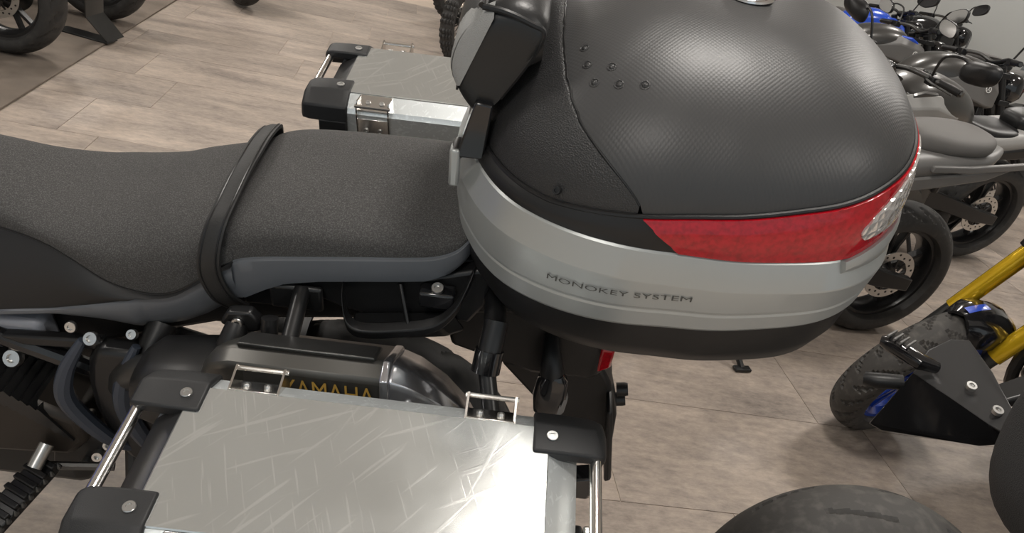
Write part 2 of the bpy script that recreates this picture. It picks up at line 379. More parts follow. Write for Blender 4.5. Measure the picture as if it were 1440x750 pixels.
    # ridge bead above the flange
    MB().tube([V(*plan(p, RS+.004), rim_z(p)+.001) for p in np.concatenate([PH,[PH[0]]])], .0035, 8).build('lid_rim_bead', BLACK, t)
    for sg in (-1,1): bolt('lid_screw', BLACKM, t, V(.437,sg*.2475,.266), (-.45,.85*sg,.5), .0055, .004)
    # six moulded studs on each rear shoulder of the lid
    for sg in (-1,1):
        for x, y, z in STUDS:
            ph = math.atan2(sg*y, x-CC[0]); rr0 = math.hypot(x-CC[0],y)/(np.interp(ph,_dense,_rd)*RS); q = dome(ph,rr0); nn = unit(np.cross(dome(ph,rr0+.01)-q, dome(ph+.02,rr0)-q)); nn = nn if nn[2] > 0 else -nn
            b = MB(); b.lathe([(.0070,-.001),(.0064,.0006),(.0050,.0007),(.0042,-.0002),(.0030,.0010),(.0012,.0016),(.0004,.0017)], q, nn, 18); b.build('stud', LIDFRONT, t)
    # emblem on the crown
    ex, ey, ez = .668, .022, ZTOP-.001
    em = sub(MB().lathe([(.001,.0025),(.030,.0025),(.033,.0018),(.033,-.004)], (ex,ey,ez), (0,0,1), 40).build('emblem', BLACKG, t, label='round black badge with chrome rings and a white letter'))
    for r, w_ in ((.030,.0035),(.0225,.0016)):
        MB().lathe([(r-w_,.0024),(r-w_*.6,.0048),(r+w_*.6,.0048),(r+w_,.0024)], (ex,ey,ez), (0,0,1), 48, closed=True).build('ring', CHROME, em)
    v, f = text_mesh('G', .034, .0012); c = (v.min(0)+v.max(0))/2
    MB().add([(ex+p[0]-c[0], ey+p[1]-c[1], ez+.0035+p[2]) for p in v], f).build('letter', WHITEP, em, smooth=0)
    # MONOKEY SYSTEM on the near side, wrapped round the shell
    v, f = text_mesh('MONOKEY SYSTEM', 1.0, .0, .0); x0, x1 = v[:,0].min(), v[:,0].max(); h = v[:,1].max()
    ps = np.linspace(phi_at(.40), phi_at(.74), 200); pts = [V(*plan(p,1.0295)) for p in ps]; L = [0]
    for a, c in zip(pts, pts[1:]): L.append(L[-1]+np.linalg.norm(c-a))
    xs = np.array([p[0] for p in pts]); s0 = np.interp(.440, xs, L); s1 = np.interp(.622, xs, L); vs_ = []
    for p in v:
        s = s0+(p[0]-x0)/(x1-x0)*(s1-s0); z = .1500+.013*(p[0]-x0)/(x1-x0)+(p[1]/h)*.0080
        x = np.interp(s, L, xs); y = np.interp(s, L, [q[1] for q in pts]); vs_.append(V(x-.0010, y-.0030, z))
    MB().add(vs_, f).build('lettering', PRINT, t, smooth=0, label='small dark MONOKEY SYSTEM print')
    # hinge at the front with bracket
    for sg in (-1,1):
        b = MB(); b.prism([(.300,.232),(.338,.232),(.345,.315),(.322,.318)], lambda a,c,q: V(a,q,c), sg*.118, sg*.150); b.build('hinge_plate', BLACKG, t, bev=.003)
        b = MB(); b.lathe([(.002,-.014),(.009,-.014),(.010,0),(.009,.014),(.002,.014)], (.302,sg*.135,.238), (0,1,0), 16); b.build('hinge_pin', BLACKM, t)
        b = MB(); b.box((.299,sg*.142,.215),(.014,.022,.06)); b.build('hinge_post', SILVER, t, bev=.004)
    # padded backrest: loft across the bike
    sec = [(.327,.283),(.302,.312),(.287,.345),(.290,.378),(.304,.408),(.328,.434),(.360,.444),(.390,.436),(.404,.416),(.388,.374),(.357,.322)]
    cen = V(.342,.37); rs = []
    for y, s, dx, dz in [(-.140,.55,.004,-.01),(-.139,.80,.002,-.006),(-.133,.93,0,-.002),(-.115,1,0,0),(-.05,1.03,-.002,.002),(0,1.035,-.003,.003),(.05,1.03,-.002,.002),(.115,1,0,0),(.133,.93,0,-.002),(.139,.80,.002,-.006),(.140,.55,.004,-.01)]:
        ring = spl(sec+[sec[0]], 45)[:-1]; rs.append([V(cen[0]+(p[0]-cen[0])*s+dx, y, cen[1]+(p[1]-cen[1])*s+dz) for p in ring])
    pd = sub(MB().rings(rs).build('backrest_pad', PADLEATH, t, smooth=60))
    # grey mesh insert on the front face
    fr = spl(sec[1:6], 40); ins = []
    for y in np.linspace(-.128,.128,25):
        g = 1-.25*(abs(y)/.128)**3; sc_ = (1.035-.035*min(1,abs(y)/.115)-.07*max(0,(abs(y)-.115)/.018)); row = []
        for q in np.linspace(-.5,.5,12):
            p = fr[int(round((.5+q*.92*g)*39))]; row.append(V(cen[0]+(p[0]-cen[0])*sc_*1.03-.001, y*1.0, cen[1]+(p[1]-cen[1])*sc_*1.01))
        ins.append(row)
    MB().rings(ins, closed=False).build('mesh_insert', PADMESH, pd, smooth=60, label='light grey mesh insert')
    ring = spl(sec+[sec[0]], 45)[:-1]
    for sg in (-1,1):                                          # the mesh wraps round both ends of the pad
        arc = ring[6:22]; a0 = V(*arc[0]); a1 = V(*arc[-1]); rows = []
        for k, p in enumerate(arc):
            f = k/(len(arc)-1); ch = a0+(a1-a0)*f; g = lambda q, s_: cen+(V(*q)-cen)*s_
            rows.append([V(*g(p,1.012),sg*.113),V(*g(p,.985),sg*.1265),V(*g(p,.945),sg*.1350),V(*g(p,.86)*.72+g(ch,.86)*.28,sg*.1405),V(*g(ch,.86),sg*.1418)])
        MB().rings([[V(q[0],q[2],q[1]) for q in r] for r in rows], closed=False).build('mesh_insert', PADMESH, pd, smooth=60, label='light grey mesh insert')
    for sg in (-1,1):
        e = spl([V(.296,sg*.134,.325),V(.300,sg*.1345,.370),V(.312,sg*.134,.410),V(.330,sg*.132,.428)],20); MB().tube(e,.0018,6).build('stitching', BLACKM, pd)
        e = spl([V(.322,sg*.128,.436),V(.350,sg*.136,.436),V(.380,sg*.135,.425),V(.398,sg*.132,.412),V(.382,sg*.136,.374),V(.352,sg*.136,.322)],30); MB().tube(e,.0042,8).build('piping', BLACK, pd)
    MB().tube(spl([V(.320,y,.4375+.006*(1-(y/.13)**2)) for y in np.linspace(-.128,.128,9)],30),.0042,8).build('piping', BLACK, pd)
    xloft([(.330,0,.36,.11,.02),(.36,0,.37,.12,.05),(.40,0,.385,.12,.03)],16,3).build('backrest_mount', BLACK, t)
    return t
STUDS = [(.451,.107,.392),(.456,.137,.386),(.485,.149,.392),(.466,.165,.378),(.495,.174,.383),(.525,.180,.387)]
make_top_case()
# ================================================================== aluminium panniers
def make_pannier(sg, label):
    t = thing('aluminium_pannier', label, 'pannier', BIKE, (.235, sg*.5, -.43), group='aluminium panniers')
    Y = lambda y: sg*y
    def rrect(x0,x1,y0,y1,z,r=.012,n=4):
        pts = []
        for cx,cy,a0 in ((x1-r,y1-r,0),(x0+r,y1-r,90),(x0+r,y0+r,180),(x1-r,y0+r,270)):
            for k in range(n+1): a = R_(a0+90*k/n); pts.append(V(cx+r*math.cos(a), Y(cy+r*math.sin(a)), z))
        return pts
    MB().rings([rrect(-.02,.49,.375,.62,-.43,.02),rrect(-.03,.50,.368,.628,-.41,.02),rrect(-.03,.50,.368,.628,-.104,.02)]).build('body', ALUSIDE, t)
    MB().rings([rrect(-.028,.498,.372,.626,-.104),rrect(-.028,.498,.372,.626,-.1)]).build('lid_seal', BLACK, t)
    lid = sub(MB().rings([rrect(-.036,.506,.362,.634,-.1),rrect(-.036,.506,.362,.634,-.05),rrect(-.036,.506,.363,.633,-.030),rrect(-.026,.496,.368,.632,-.0205),rrect(.004,.466,.400,.602,-.0025,.006)]).build('lid', ALUSIDE, t, smooth=20))
    MB().rings([rrect(.003,.467,.399,.603,-.003,.006),rrect(.003,.467,.399,.603,-.001,.006),rrect(.0045,.4655,.4005,.6015,.0004,.005)]).build('lid_plate', ALU, lid, label='scratched bare aluminium lid plate', smooth=20)
    MB().rings([[V(.0015,Y(y),-.0045+.0012) for y in (.436,.564)][::1]+[V(.0005,Y(.564),-.0065),V(.0005,Y(.436),-.0065)],[V(-.0265,Y(.436),-.0195),V(-.0265,Y(.564),-.0195),V(-.0255,Y(.564),-.0225),V(-.0255,Y(.436),-.0225)],[V(-.0375,Y(.436),-.0300),V(-.0375,Y(.564),-.0300),V(-.035,Y(.564),-.0310),V(-.035,Y(.436),-.0310)],[V(-.0375,Y(.436),-.098),V(-.0375,Y(.564),-.098),V(-.035,Y(.564),-.098),V(-.035,Y(.436),-.098)]]).build('front_reflection_sheet', mat('painted_dark_reflection',(.05,.05,.052),.3,.6), lid)  # added dark sheet: paints the dark reflection seen on the metal front slope
    def cap(fx, inner):                                        # one corner guard; fx mirrors front/rear, inner picks the side
        X = (lambda x: x) if fx else (lambda x: .470-x)
        YY = (lambda y: Y(y)) if inner else (lambda y: Y(1.0-y))
        b = MB()
        up = [(.441,-.014),(.441,.0045),(.396,.0045),(.361,-.017),(.354,-.050),(.392,-.050),(.402,-.014)]
        st_ = [(.024,1,0),(.010,1,0),(-.02,1,0),(-.055,.96,-.001),(-.068,.86,-.004),(-.072,.66,-.009)]
        b.rings([[V(X(x),YY(.400+(y-.400)*k),-.018+(z+.018)*k+dz) for y, z in up] for x, k, dz in st_])
        b.rings([[V(X(x),YY(y),z) for y, z in ((.354,-.046),(.385,-.046),(.385,-.104),(.354,-.104))] for x in (.024,-.034)])
        c_ = sub(b.build('corner_cap', CAPM, t, bev=.004))
        bolt('rivet', BOLT, c_, V(X(0),YY(.416),.0045), (0,0,1), .0078, .0025)
        b = MB(); b.prism([(-.036,-.05),(-.036,-.11),(-.066,-.10),(-.074,-.125),(-.068,-.15),(-.03,-.15),(-.028,-.05)], lambda a,c,q: V(X(a),YY(q),c), .372, .400); b.build('latch_arm', BLACKG, t, bev=.004)
    for fx in (True, False):
        for inner in (True, False): cap(fx, inner)
        x = -.058 if fx else .528
        tube('carry_rail', STEEL, t, [(x,Y(.418),-.012),(x,Y(.582),-.012)], .0078, 14)
        b = MB(); x2 = -.046 if fx else .516; b.box((x2,Y(.5),-.135),(.020,.07,.05)); b.build('lock_body', BLACK, t, bev=.004)
        b = MB(); b.box((x2+(-.014 if fx else .014),Y(.5),-.125),(.010,.05,.06)); b.build('lock_clasp', STEEL, t, bev=.003)
    for side in (0, 1):                                        # lashing loops along both long edges
        S = (lambda y: Y(y)) if side == 0 else (lambda y: Y(1.0-y))
        for x in (.078, .388):
            b = MB(); hw = .032
            b.rings([[V(x-hw,S(.398),-.0065),V(x+hw,S(.398),-.0065),V(x+hw,S(.366),-.0245),V(x-hw,S(.366),-.0245)],[V(x-hw,S(.3965),-.0015),V(x+hw,S(.3965),-.0015),V(x+hw,S(.3645),-.0205),V(x-hw,S(.3645),-.0205)]])
            b.box((x,S(.3605),-.058),(2*hw,.002,.042))
            lp = sub(b.build('lashing_loop', STEEL, t, bev=.0008))
            for s in (-1,1):
                b = MB(); b.prism([(.398,-.004),(.358,.004),(.350,-.012),(.352,-.030),(.3595,-.076),(.3625,-.04)], lambda a,c,q: V(q,S(a),c), x+s*hw-.0015, x+s*hw+.0015); b.build('ear', STEEL, lp)
                bolt('rivet', BOLT, lp, V(x+s*.014,S(.380),-.0105), (0,sg*(1 if side else -1)*.5,.87), .0052, .003)
                bolt('rivet', BOLT, lp, V(x+s*.014,S(.3595),-.062), (0,sg*(1 if side else -1),0), .0052, .003)
            tube('rod', STEEL, lp, [(x-hw-.004,S(.355),-.006),(x+hw+.004,S(.355),-.006)], .0036, 10)
    return t
make_pannier(-1, 'scratched aluminium pannier in the foreground, nearest the camera, bright lid')
make_pannier(1, 'aluminium pannier on the far side of the seat, bluish inner face')
# ================================================================== wheels and tyres (shared)
def tyre_mesh(R, wd, rim, nseg=96, kind='none', axis_y=0, c=(0,0,0), na=30):
    """tyre round an axle along local y at c; tread cut as real grooves"""
    c = np.array(c, float); hc = min(wd*.42, (R-rim)*.62); Rc = R-hc; rs = []; am = R_(118)
    acr = [-am+2*am*k/na for k in range(na+1)]
    for i in range(nseg):
        th = 2*math.pi*i/nseg; ring = []
        ring.append((rim, -wd*.36)); 
        for a in acr:
            y = wd/2*math.sin(a) if abs(a) < math.pi/2 else wd/2*math.copysign(math.sin(abs(a))**.6, a); r = Rc+hc*math.cos(a)
            if kind != 'none' and abs(a) < R_(80):
                u = th*R; d = 0
                if kind == 'sport':
                    ph = (u/.085+abs(a)*.9+(.5 if a > 0 else 0)) % 1; ph2 = (u/.085+abs(a)*1.6+.35+(.5 if a > 0 else 0)) % 1
                    if (ph < .13 and R_(10) < abs(a) < R_(58)) or (ph2 < .10 and R_(30) < abs(a) < R_(76)): d = .009
                elif kind == 'slick':
                    fr = (u/.24+(.5 if a > 0 else 0)) % 1
                    if fr < .5 and abs(abs(a)-R_(22)-R_(26)*fr) < R_(2.6): d = .007
                elif kind == 'knobby':
                    if (u/.05) % 1 < .45 or abs((abs(a)/R_(26)) % 1-.5) < .18: d = .012
                elif kind == 'trail':
                    ph = (u/.07+abs(a)*1.1+(.5 if a > 0 else 0)) % 1
                    if ph < .2 and abs(a) > R_(8): d = .006
                r -= d
            ring.append((r, y))
        ring.append((rim, wd*.36))
        rs.append([c+V(r*math.cos(th), y, r*math.sin(th)) for r, y in ring])
    b = MB(); b.rings(rs, closed=True, loop=True); return b
def rim_parts(parent, c, rim, wd, mat_, spokes=5, hubm=None, wire=False):
    c = np.array(c, float); p = [(rim+.004,-wd*.37),(rim+.006,-wd*.33),(rim-.012,-wd*.30),(rim-.022,-wd*.1),(rim-.022,wd*.1),(rim-.012,wd*.30),(rim+.006,wd*.33),(rim+.004,wd*.37),(rim-.014,wd*.36),(rim-.030,wd*.15),(rim-.030,-wd*.15),(rim-.014,-wd*.36)]
    MB().lathe(p, c, (0,1,0), 56, closed=True).build('rim', mat_, parent)
    MB().lathe([(.012,-.06),(.034,-.06),(.036,-.03),(.03,0),(.036,.03),(.034,.06),(.012,.06)], c, (0,1,0), 20).build('hub', hubm or mat_, parent)
    if wire:
        for k in range(18):
            a = 2*math.pi*k/18; s = .03*(1 if k % 2 else -1)
            tube('spoke', STEEL, parent, [c+V(.034*math.cos(a+.3),s,.034*math.sin(a+.3)), c+V((rim-.024)*math.cos(a),0,(rim-.024)*math.sin(a))], .0022, 5)
    else:
        for k in range(spokes):
            a = 2*math.pi*k/spokes+.3; u = V(math.cos(a),0,math.sin(a)); v = V(-math.sin(a),0,math.cos(a)); b = MB()
            for s in (-1,1): b.rings([[c+u*r+v*(s*o+w1)+V(0,y,0) for w1,y in ((-.008,-.018),(.008,-.018),(.008,.018),(-.008,.018))] for r, o in ((.028,.008),(rim*.55,.018),(rim-.025,.036))])
            b.build('spoke', mat_, parent, bev=.002)
def disc_part(parent, c, r, y, name='brake_disc'):
    c = np.array(c, float)+V(0,y,0); b = MB()
    b.lathe([(r*.68,-.0025),(r,-.0025),(r,.0025),(r*.68,.0025)], c, (0,1,0), 48, closed=True); d = sub(b.build(name, DISC, parent))
    for k in range(10):
        a = 2*math.pi*k/10; MB().bar(c+V(.035*math.cos(a),0,.035*math.sin(a)), c+V(r*.72*math.cos(a+.25),0,r*.72*math.sin(a+.25)), .009, .004, (0,1,0)).build('carrier_arm', BLACKM, d)
    for k in range(20):
        a = 2*math.pi*k/20; MB().lathe([(.0004,.0034),(.0055,.0034),(.0055,-.0034),(.0004,-.0034)], c+V(r*(.78+.1*(k%2))*math.cos(a),0,r*(.78+.1*(k%2))*math.sin(a)), (0,1,0), 8).build('drill_hole', BLACKM, d)
# ================================================================== the touring motorcycle in the middle
T = thing('touring_motorcycle', 'touring motorcycle in the middle with a two-piece dark grey fabric seat', 'motorcycle', BIKE, (.12,-.0,-.967))
# ---- seats: fabric cover, vinyl side panel, grey trim
def strip(rows): return MB().rings(rows, closed=False)
RS_ = [(-.60,.080,-.030,.045),(-.555,.085,-.030,.046),(-.50,.092,-.031,.036),(-.42,.104,-.032,.012),(-.35,.122,-.036,-.003),(-.295,.140,-.050,.000),(-.245,.152,-.074,.010),(-.200,.158,-.083,.020),(-.160,.160,-.083,.036),(-.124,.160,-.070,.046),(-.085,.159,-.040,.052),(-.050,.157,-.012,.052),(-.030,.155,.000,.052)]
RSs = spl(RS_, 46)
def seat_sec(h, ze, zt, n=12):
    half = []
    for k in range(n+1):
        a = math.pi/2*k/n; half.append((h*math.sin(a)**.72, ze+(zt-ze)*math.cos(a)**.62))
    return half
def cover_row(x, h, ze, zt): s = seat_sec(h,ze,zt); return [V(x,-y,z) for y, z in s[::-1]]+[V(x,y,z) for y, z in s[1:]]
rows = [cover_row(*r) for r in RSs]
front = [[V(p[0]-.012, p[1]*.93, p[2]-.006) for p in rows[0]],[V(p[0]-.018, p[1]*.8, -.06) for p in rows[0]]][::-1]
rs_ = sub(strip(front+rows).build('rider_seat', FABRIC, T, smooth=60, label='dark grey fabric rider seat'))
TT = [(-.60,-.185,-.20),(-.434,-.156,-.176),(-.339,-.137,-.158),(-.259,-.115,-.165),(-.209,-.099,-.172),(-.165,-.086,-.166),(-.127,-.071,-.152),(-.09,-.044,-.130),(-.062,-.022,-.108),(-.030,-.003,-.080)]
tx = np.array([a[0] for a in TT]); 
for sg in (-1,1):
    pan = []; trim = []; pip = []
    for r in RSs:
        x, h, ze, zt = r; z1 = min(ze-.001, np.interp(x, tx, [a[1] for a in TT])); z2 = np.interp(x, tx, [a[2] for a in TT])
        yb = .160+.006*(x < -.2); 
        pan.append([V(x, sg*(h+(yb-h)*f+.012*math.sin(math.pi*f)), ze+(z1-ze)*f) for f in np.linspace(0,1,8)])
        trim.append([V(x, sg*(yb+d), z1+(z2-z1)*f) for f, d in ((0,0),(.06,.004),(.3,.005),(.7,-.002),(.94,-.012),(1,-.02),(1,-.05))])
        pip.append(V(x, sg*(h+.0005), ze))
    strip(pan).build('side_panel', PANELBLK, rs_, smooth=60); strip(trim).build('seat_trim', GREYTRIM, rs_, smooth=50, label='grey vinyl lower edge of the rider seat')
    MB().tube(pip, .0016, 6).build('piping', BLACK, rs_)
PS_ = [(-.045,.153,-.010,.066),(-.02,.154,.006,.080),(.02,.154,.016,.090),(.08,.154,.025,.094),(.16,.153,.036,.094),(.23,.151,.044,.093),(.275,.148,.050,.092),(.305,.142,.060,.091),(.322,.132,.072,.090),(.332,.115,.080,.087)]
PSs = spl(PS_, 34)
rows = [cover_row(*r) for r in PSs]; rows = [[V(p[0]-.004,p[1]*.97,p[2]-.012) for p in rows[0]]]+rows
rows[0:0] = [[V(-.052,p[1]*.9,-.05) for p in rows[1]]]; rows.append([V(.342,p[1]*.9,.04) for p in rows[-1]])
ps = sub(strip(rows).build('pillion_seat', FABRIC, T, smooth=60, label='dark grey fabric pillion seat pad'))
PB = [(-.045,-.078),(-.019,-.075),(.015,-.052),(.047,-.034),(.10,-.021),(.16,-.012),(.267,.002),(.30,.018),(.325,.040),(.338,.055)]
for sg in (-1,1):
    trim = []; pip = []
    for x, h, ze, zt in PSs:
        z2 = np.interp(x, [a[0] for a in PB], [a[1] for a in PB])
        trim.append([V(x, sg*(h+d), ze+(z2-ze)*f) for f, d in ((0,0),(.05,.005),(.3,.006),(.7,.006),(.95,.003),(1,-.004),(1,-.05))]); pip.append(V(x,sg*h,ze))
    strip(trim).build('seat_trim', GREYTRIM, ps, smooth=50, label='grey vinyl lower edge of the pillion seat'); MB().tube(pip,.0015,6).build('piping', GREYTRIM, ps)
# strap over the joint of the two seats
def strap_path(dx):
    pts = []
    for y, z, x in [(-.150,-.095,-.032),(-.166,-.065,-.046),(-.168,-.03,-.058),(-.166,.0,-.060),(-.156,.030,-.056),(-.138,.056,-.050),(-.105,.074,-.044),(-.05,.088,-.040),(0,.092,-.038),(.05,.088,-.040),(.105,.074,-.044),(.138,.056,-.050),(.156,.030,-.056),(.166,.0,-.060),(.168,-.03,-.058),(.166,-.065,-.046),(.150,-.095,-.032)]:
        pts.append(V(x+dx,y,z+.30*dx))
    return spl(pts, 60)
b = MB(); P0 = strap_path(-.020); P1 = strap_path(.016)
def outw(p, q): return p+q*unit(V(0,p[1]*1.0,p[2]+.12+.0001))
b.rings([[outw(a,.000),outw(a,.006),outw((a+c)/2,.009),outw(c,.006),outw(c,.000)] for a, c in zip(P0,P1)])
st = sub(b.build('seat_strap', STRAP, T, smooth=50, label='black leather strap across the seat joint'))
for q in (.15,.85): MB().tube([outw(a+(c-a)*q,.0072) for a, c in zip(P0,P1)], .0014, 6).build('stitching', BLACKM, st)
# ---- black filler box added under the seats to block light
MB().rings([[V(x,s*h,z) for s,z in ((-1,z0),(-1,z1),(1,z1),(1,z0))] for x,h,z0,z1 in ((-.62,.10,-.30,-.06),(-.30,.115,-.26,-.06),(-.05,.12,-.16,-.05),(.20,.12,-.12,.0),(.37,.11,-.09,.03))]).build('underseat_light_block', BLACK, T, bev=.01)
# tank behind the front edge of the frame
tk = sub(xloft([(-.585,0,-.02,.055,.020),(-.60,0,-.015,.10,.05),(-.65,0,.01,.15,.10),(-.74,0,.04,.17,.13),(-.88,0,.05,.16,.13),(-.98,0,.02,.11,.09)],28,2.6,18).build('fuel_tank', BLACK, T, smooth=50))
for sg in (-1,1): MB().rings([[V(x,sg*y,z) for y,z in p] for x,p in ((-.560,((.095,.03),(.118,.025),(.118,-.03),(.095,-.03))),(-.60,((.10,.06),(.165,.045),(.170,-.05),(.10,-.05))),(-.70,((.12,.14),(.20,.10),(.20,-.06),(.12,-.06))),(-.9,((.12,.13),(.19,.10),(.19,-.04),(.12,-.04))))]).build('tank_side_cover', BLUE, T, bev=.008, label='glossy blue tank side cover')
# ---- subframe rails and grab handles under the pillion
for sg in (-1,1):
    Yb = lambda y: sg*y
    b = MB(); prof = [(-.03,-.040),(.05,-.034),(.14,-.018),(.26,.000),(.345,.030),(.365,.02),(.36,-.04),(.335,-.085),(.27,-.082),(.19,-.098),(.135,-.085),(.10,-.070),(.02,-.098),(-.03,-.100)]
    b.prism(prof, lambda a,c,q: V(a,Yb(q),c), .112, .142); sr = sub(b.build('side_rail', BLACKM, T, bev=.006))
    path = spl([(.138,Yb(.150),-.022),(.142,Yb(.172),-.045),(.152,Yb(.184),-.072),(.175,Yb(.188),-.080),(.23,Yb(.188),-.070),(.285,Yb(.186),-.052),(.315,Yb(.180),-.020),(.330,Yb(.165),.012),(.338,Yb(.145),.03)], 30)
    MB().rings([[p+V(0,Yb(a),c) for a,c in ((-.012,-.010),(.008,-.012),(.010,.006),(-.010,.010))] for p in path]).build('grab_handle', BLACK, T, bev=.003)
    b = MB(); b.rings([[V(.15,Yb(.142),-.086),V(.31,Yb(.142),-.060),V(.335,Yb(.142),-.10),V(.18,Yb(.142),-.12)],[V(.15,Yb(.186),-.082),V(.29,Yb(.186),-.058),V(.305,Yb(.172),-.090),V(.18,Yb(.178),-.112)]]); b.build('grab_tray', BLACKM, T, bev=.006)
    MB().bar(V(.225,Yb(.145),-.012), V(.245,Yb(.185),-.066), .006, .010).build('tray_web', BLACK, T, bev=.002)
    bx_ = sub(MB().box((.285,Yb(.158),-.018),(.055,.028,.030)).build('bolt_pocket', BLACKG, T, bev=.004)); bolt('bolt', BOLT, bx_, V(.285,Yb(.160),-.002), (0,sg*.3,1), .010, .006)
    # peg hanger opening with bright slot and standoff bolt
    box('hanger_plate', BLACKM, T, (.062,Yb(.150),-.062),(.085,.012,.050),.006)
    so = sub(tube('standoff', BLACKM, T, [(.072,Yb(.150),-.045),(.072,Yb(.235),-.078)], .0135, 14))
    b = MB(); b.lathe([(.002,.0),(.012,.0),(.0125,.012),(.002,.012)], (.072,Yb(.235),-.080), (0,sg*.93,-.36), 6); b.build('nut', BOLT, so); 
    tube('rack_post', BLACKM, T, [(.036,Yb(.205),-.060),(.036,Yb(.230),-.120),(.036,Yb(.330),-.175)], .013, 14)
    lug = sub(MB().prism([(-.045,-.085),(-.03,-.060),(.005,-.056),(.02,-.075),(.015,-.095),(-.02,-.100)], lambda a,c,q: V(a,Yb(q),c), .185, .205).build('rack_lug', BLACKM, T, bev=.004)); bolt('bolt', BOLT, lug, V(-.015,Yb(.206),-.077), (0,sg,.3), .009, .006)
    b = MB(); b.tube([V(-.018,Yb(.20),-.085),V(-.024,Yb(.226),-.110),V(-.028,Yb(.242),-.150)], [.017,.022,.019], 14); b.build('rubber_bung', BLACK, T)
    # rear rack post by the tail
    rp = sub(tube('rear_rack_post', BLACKM, T, [(.372,Yb(.11),-.022),(.378,Yb(.20),-.028)], .017, 14))
    tube('sleeve', BLACKM, rp, [(.380,Yb(.195),-.018),(.374,Yb(.232),-.060)], .0185, 14); tube('clamp', BLACKG, rp, [(.375,Yb(.226),-.050),(.372,Yb(.244),-.080)], .022, 14)
    tube('stay', BLACKM, rp, [(.373,Yb(.240),-.075),(.392,Yb(.300),-.130),(.402,Yb(.345),-.165)], .0135, 14)
    tube('pannier_rack', BLACKM, T, spl([(-.02,Yb(.345),-.15),(.06,Yb(.35),-.16),(.30,Yb(.35),-.16),(.42,Yb(.35),-.17),(.44,Yb(.35),-.21),(.40,Yb(.35),-.36),(.10,Yb(.35),-.38),(-.02,Yb(.345),-.30),(-.03,Yb(.345),-.18)],40), .009, 10)
    bolt('rack_knob', BLACKG, T, V(.372,Yb(.165),.030), (0,sg*.3,1), .012, .014)
MB().rings([[V(x,s*h,z) for s,z in ((-1,z0),(-1,z1),(1,z1),(1,z0))] for x,h,z0,z1 in ((.30,.12,-.085,-.012),(.40,.125,-.075,-.012),(.52,.11,-.07,-.012),(.60,.06,-.055,-.012))]).build('luggage_rack', BLACKM, T, bev=.012)
box('monokey_plate', BLACK, T, (.56,0,-.003),(.30,.20,.018),.006)
# ---- muffler with printed letters
MZ = -.012
oct_ = [(-.170,-.135),(-.188,-.096),(-.286,-.026),(-.317,-.036),(-.320,-.165),(-.285,-.205),(-.20,-.215),(-.17,-.19)]
def mring(x, s=1, dz=0, dy=0): return [V(x, -.250+(y+.250)*s+dy, -.130+(z+.130)*s+dz+MZ) for y, z in oct_]
mf = sub(MB().rings([mring(-.045,.66,-.02),mring(-.02,.90,-.006),mring(.01,1),mring(.228,1),mring(.234,.97)]).build('muffler', MUFF, T, bev=.010, label='grey silencer with gold lettering'))
MB().rings([mring(.226,1.03),mring(.236,1.035),mring(.240,1.0)]).build('end_band', MUFFCAP, mf, bev=.003)
MB().rings([mring(.238,.98),mring(.27,.95,-.012),mring(.31,.84,-.040,.004),mring(.345,.66,-.072,.008),mring(.368,.42,-.10,.012),mring(.375,.2,-.11,.012)]).build('end_cap', MUFFCAP, mf, bev=.008, smooth=50, label='polished silencer end cap')
MB().rings([[V(.252,-.3185,-.115),V(.290,-.300,-.130),V(.318,-.285,-.165),V(.255,-.3175,-.185)],[V(.252,-.3225,-.115),V(.290,-.306,-.130),V(.318,-.291,-.165),V(.255,-.3225,-.185)]]).build('cap_window', BLACKM, mf, bev=.002)
bolt('cap_bolt', BOLT, mf, V(.268,-.319,-.100), (0.3,-1,.2), .009, .006)
MB().rings([[V(x,y,z+MZ) for y,z in ((-.2885,-.019),(-.262,-.033),(-.232,-.053),(-.233,-.060),(-.262,-.042),(-.288,-.028))] for x in (.015,.06,.12,.215)]).build('heat_shield', DARKM, mf, bev=.003)
v, f = text_mesh('YAMAHA', 1, .0); v[:,0] -= v[:,0].min(); v[:,0] /= v[:,0].max(); v[:,1] /= v[:,1].max()
MB().add([(.088+.132*p[0], -.3215, -.094+.036*p[1]) for p in v], f).build('lettering', GOLD, mf, smooth=0, label='gold YAMAHA lettering')
MB().rings([[V(x,-.24+u*h,-.185+v*k+dz) for u,v in sel(18,3.2)] for x,h,k,dz in ((-.17,.05,.05,-.02),(-.14,.062,.064,-.008),(-.06,.066,.068,0),(-.015,.066,.068,0))]).build('pipe_cover', BLACK, T, smooth=50)
tube('exhaust_pipe', DARKM, T, spl([(-.03,-.245,-.15),(-.12,-.23,-.17),(-.22,-.20,-.24),(-.28,-.15,-.36),(-.34,-.08,-.46),(-.55,-.05,-.55)],20), .028, 14)
# ---- rear wheel, swingarm, shaft drive
RW = (.115,0,-.628)
rw = bpy.data.objects.new('rear_wheel', None); COL.objects.link(rw); rw.parent = T; rw.location = -Vector(T['_off']); sub(rw)
tyre_mesh(.342,.15,.215,200,'trail',c=RW).build('tyre', RUBBER, rw, smooth=30); rim_parts(rw, RW, .215, .13, DARKM, 5); disc_part(rw, RW, .14, -.07)
for sg in (-1,1): MB().rings([[V(x,sg*.11,z)+V(0,a,c) for a,c in ((-.022,-h),(.022,-h),(.022,h),(-.022,h))] for x,z,h in ((.14,-.63,.035),(-.10,-.56,.04),(-.40,-.48,.05))]).build('swingarm', BLACKM, T, bev=.01)
MB().lathe([(.01,-.06),(.07,-.05),(.085,-.01),(.08,.05),(.01,.06)], (.115,.13,-.628), (0,1,0), 24).build('final_drive', BLACKM, T)
MB().rings([[V(.115+.36*math.cos(a), y, -.628+(.36+dz)*math.sin(a)) for y,dz in ((-.078,-.03),(-.05,0),(0,.008),(.05,0),(.078,-.03),(.05,-.008),(0,0),(-.05,-.008))] for a in np.linspace(R_(104),R_(160),24)]).build('rear_hugger', BLACK, T)
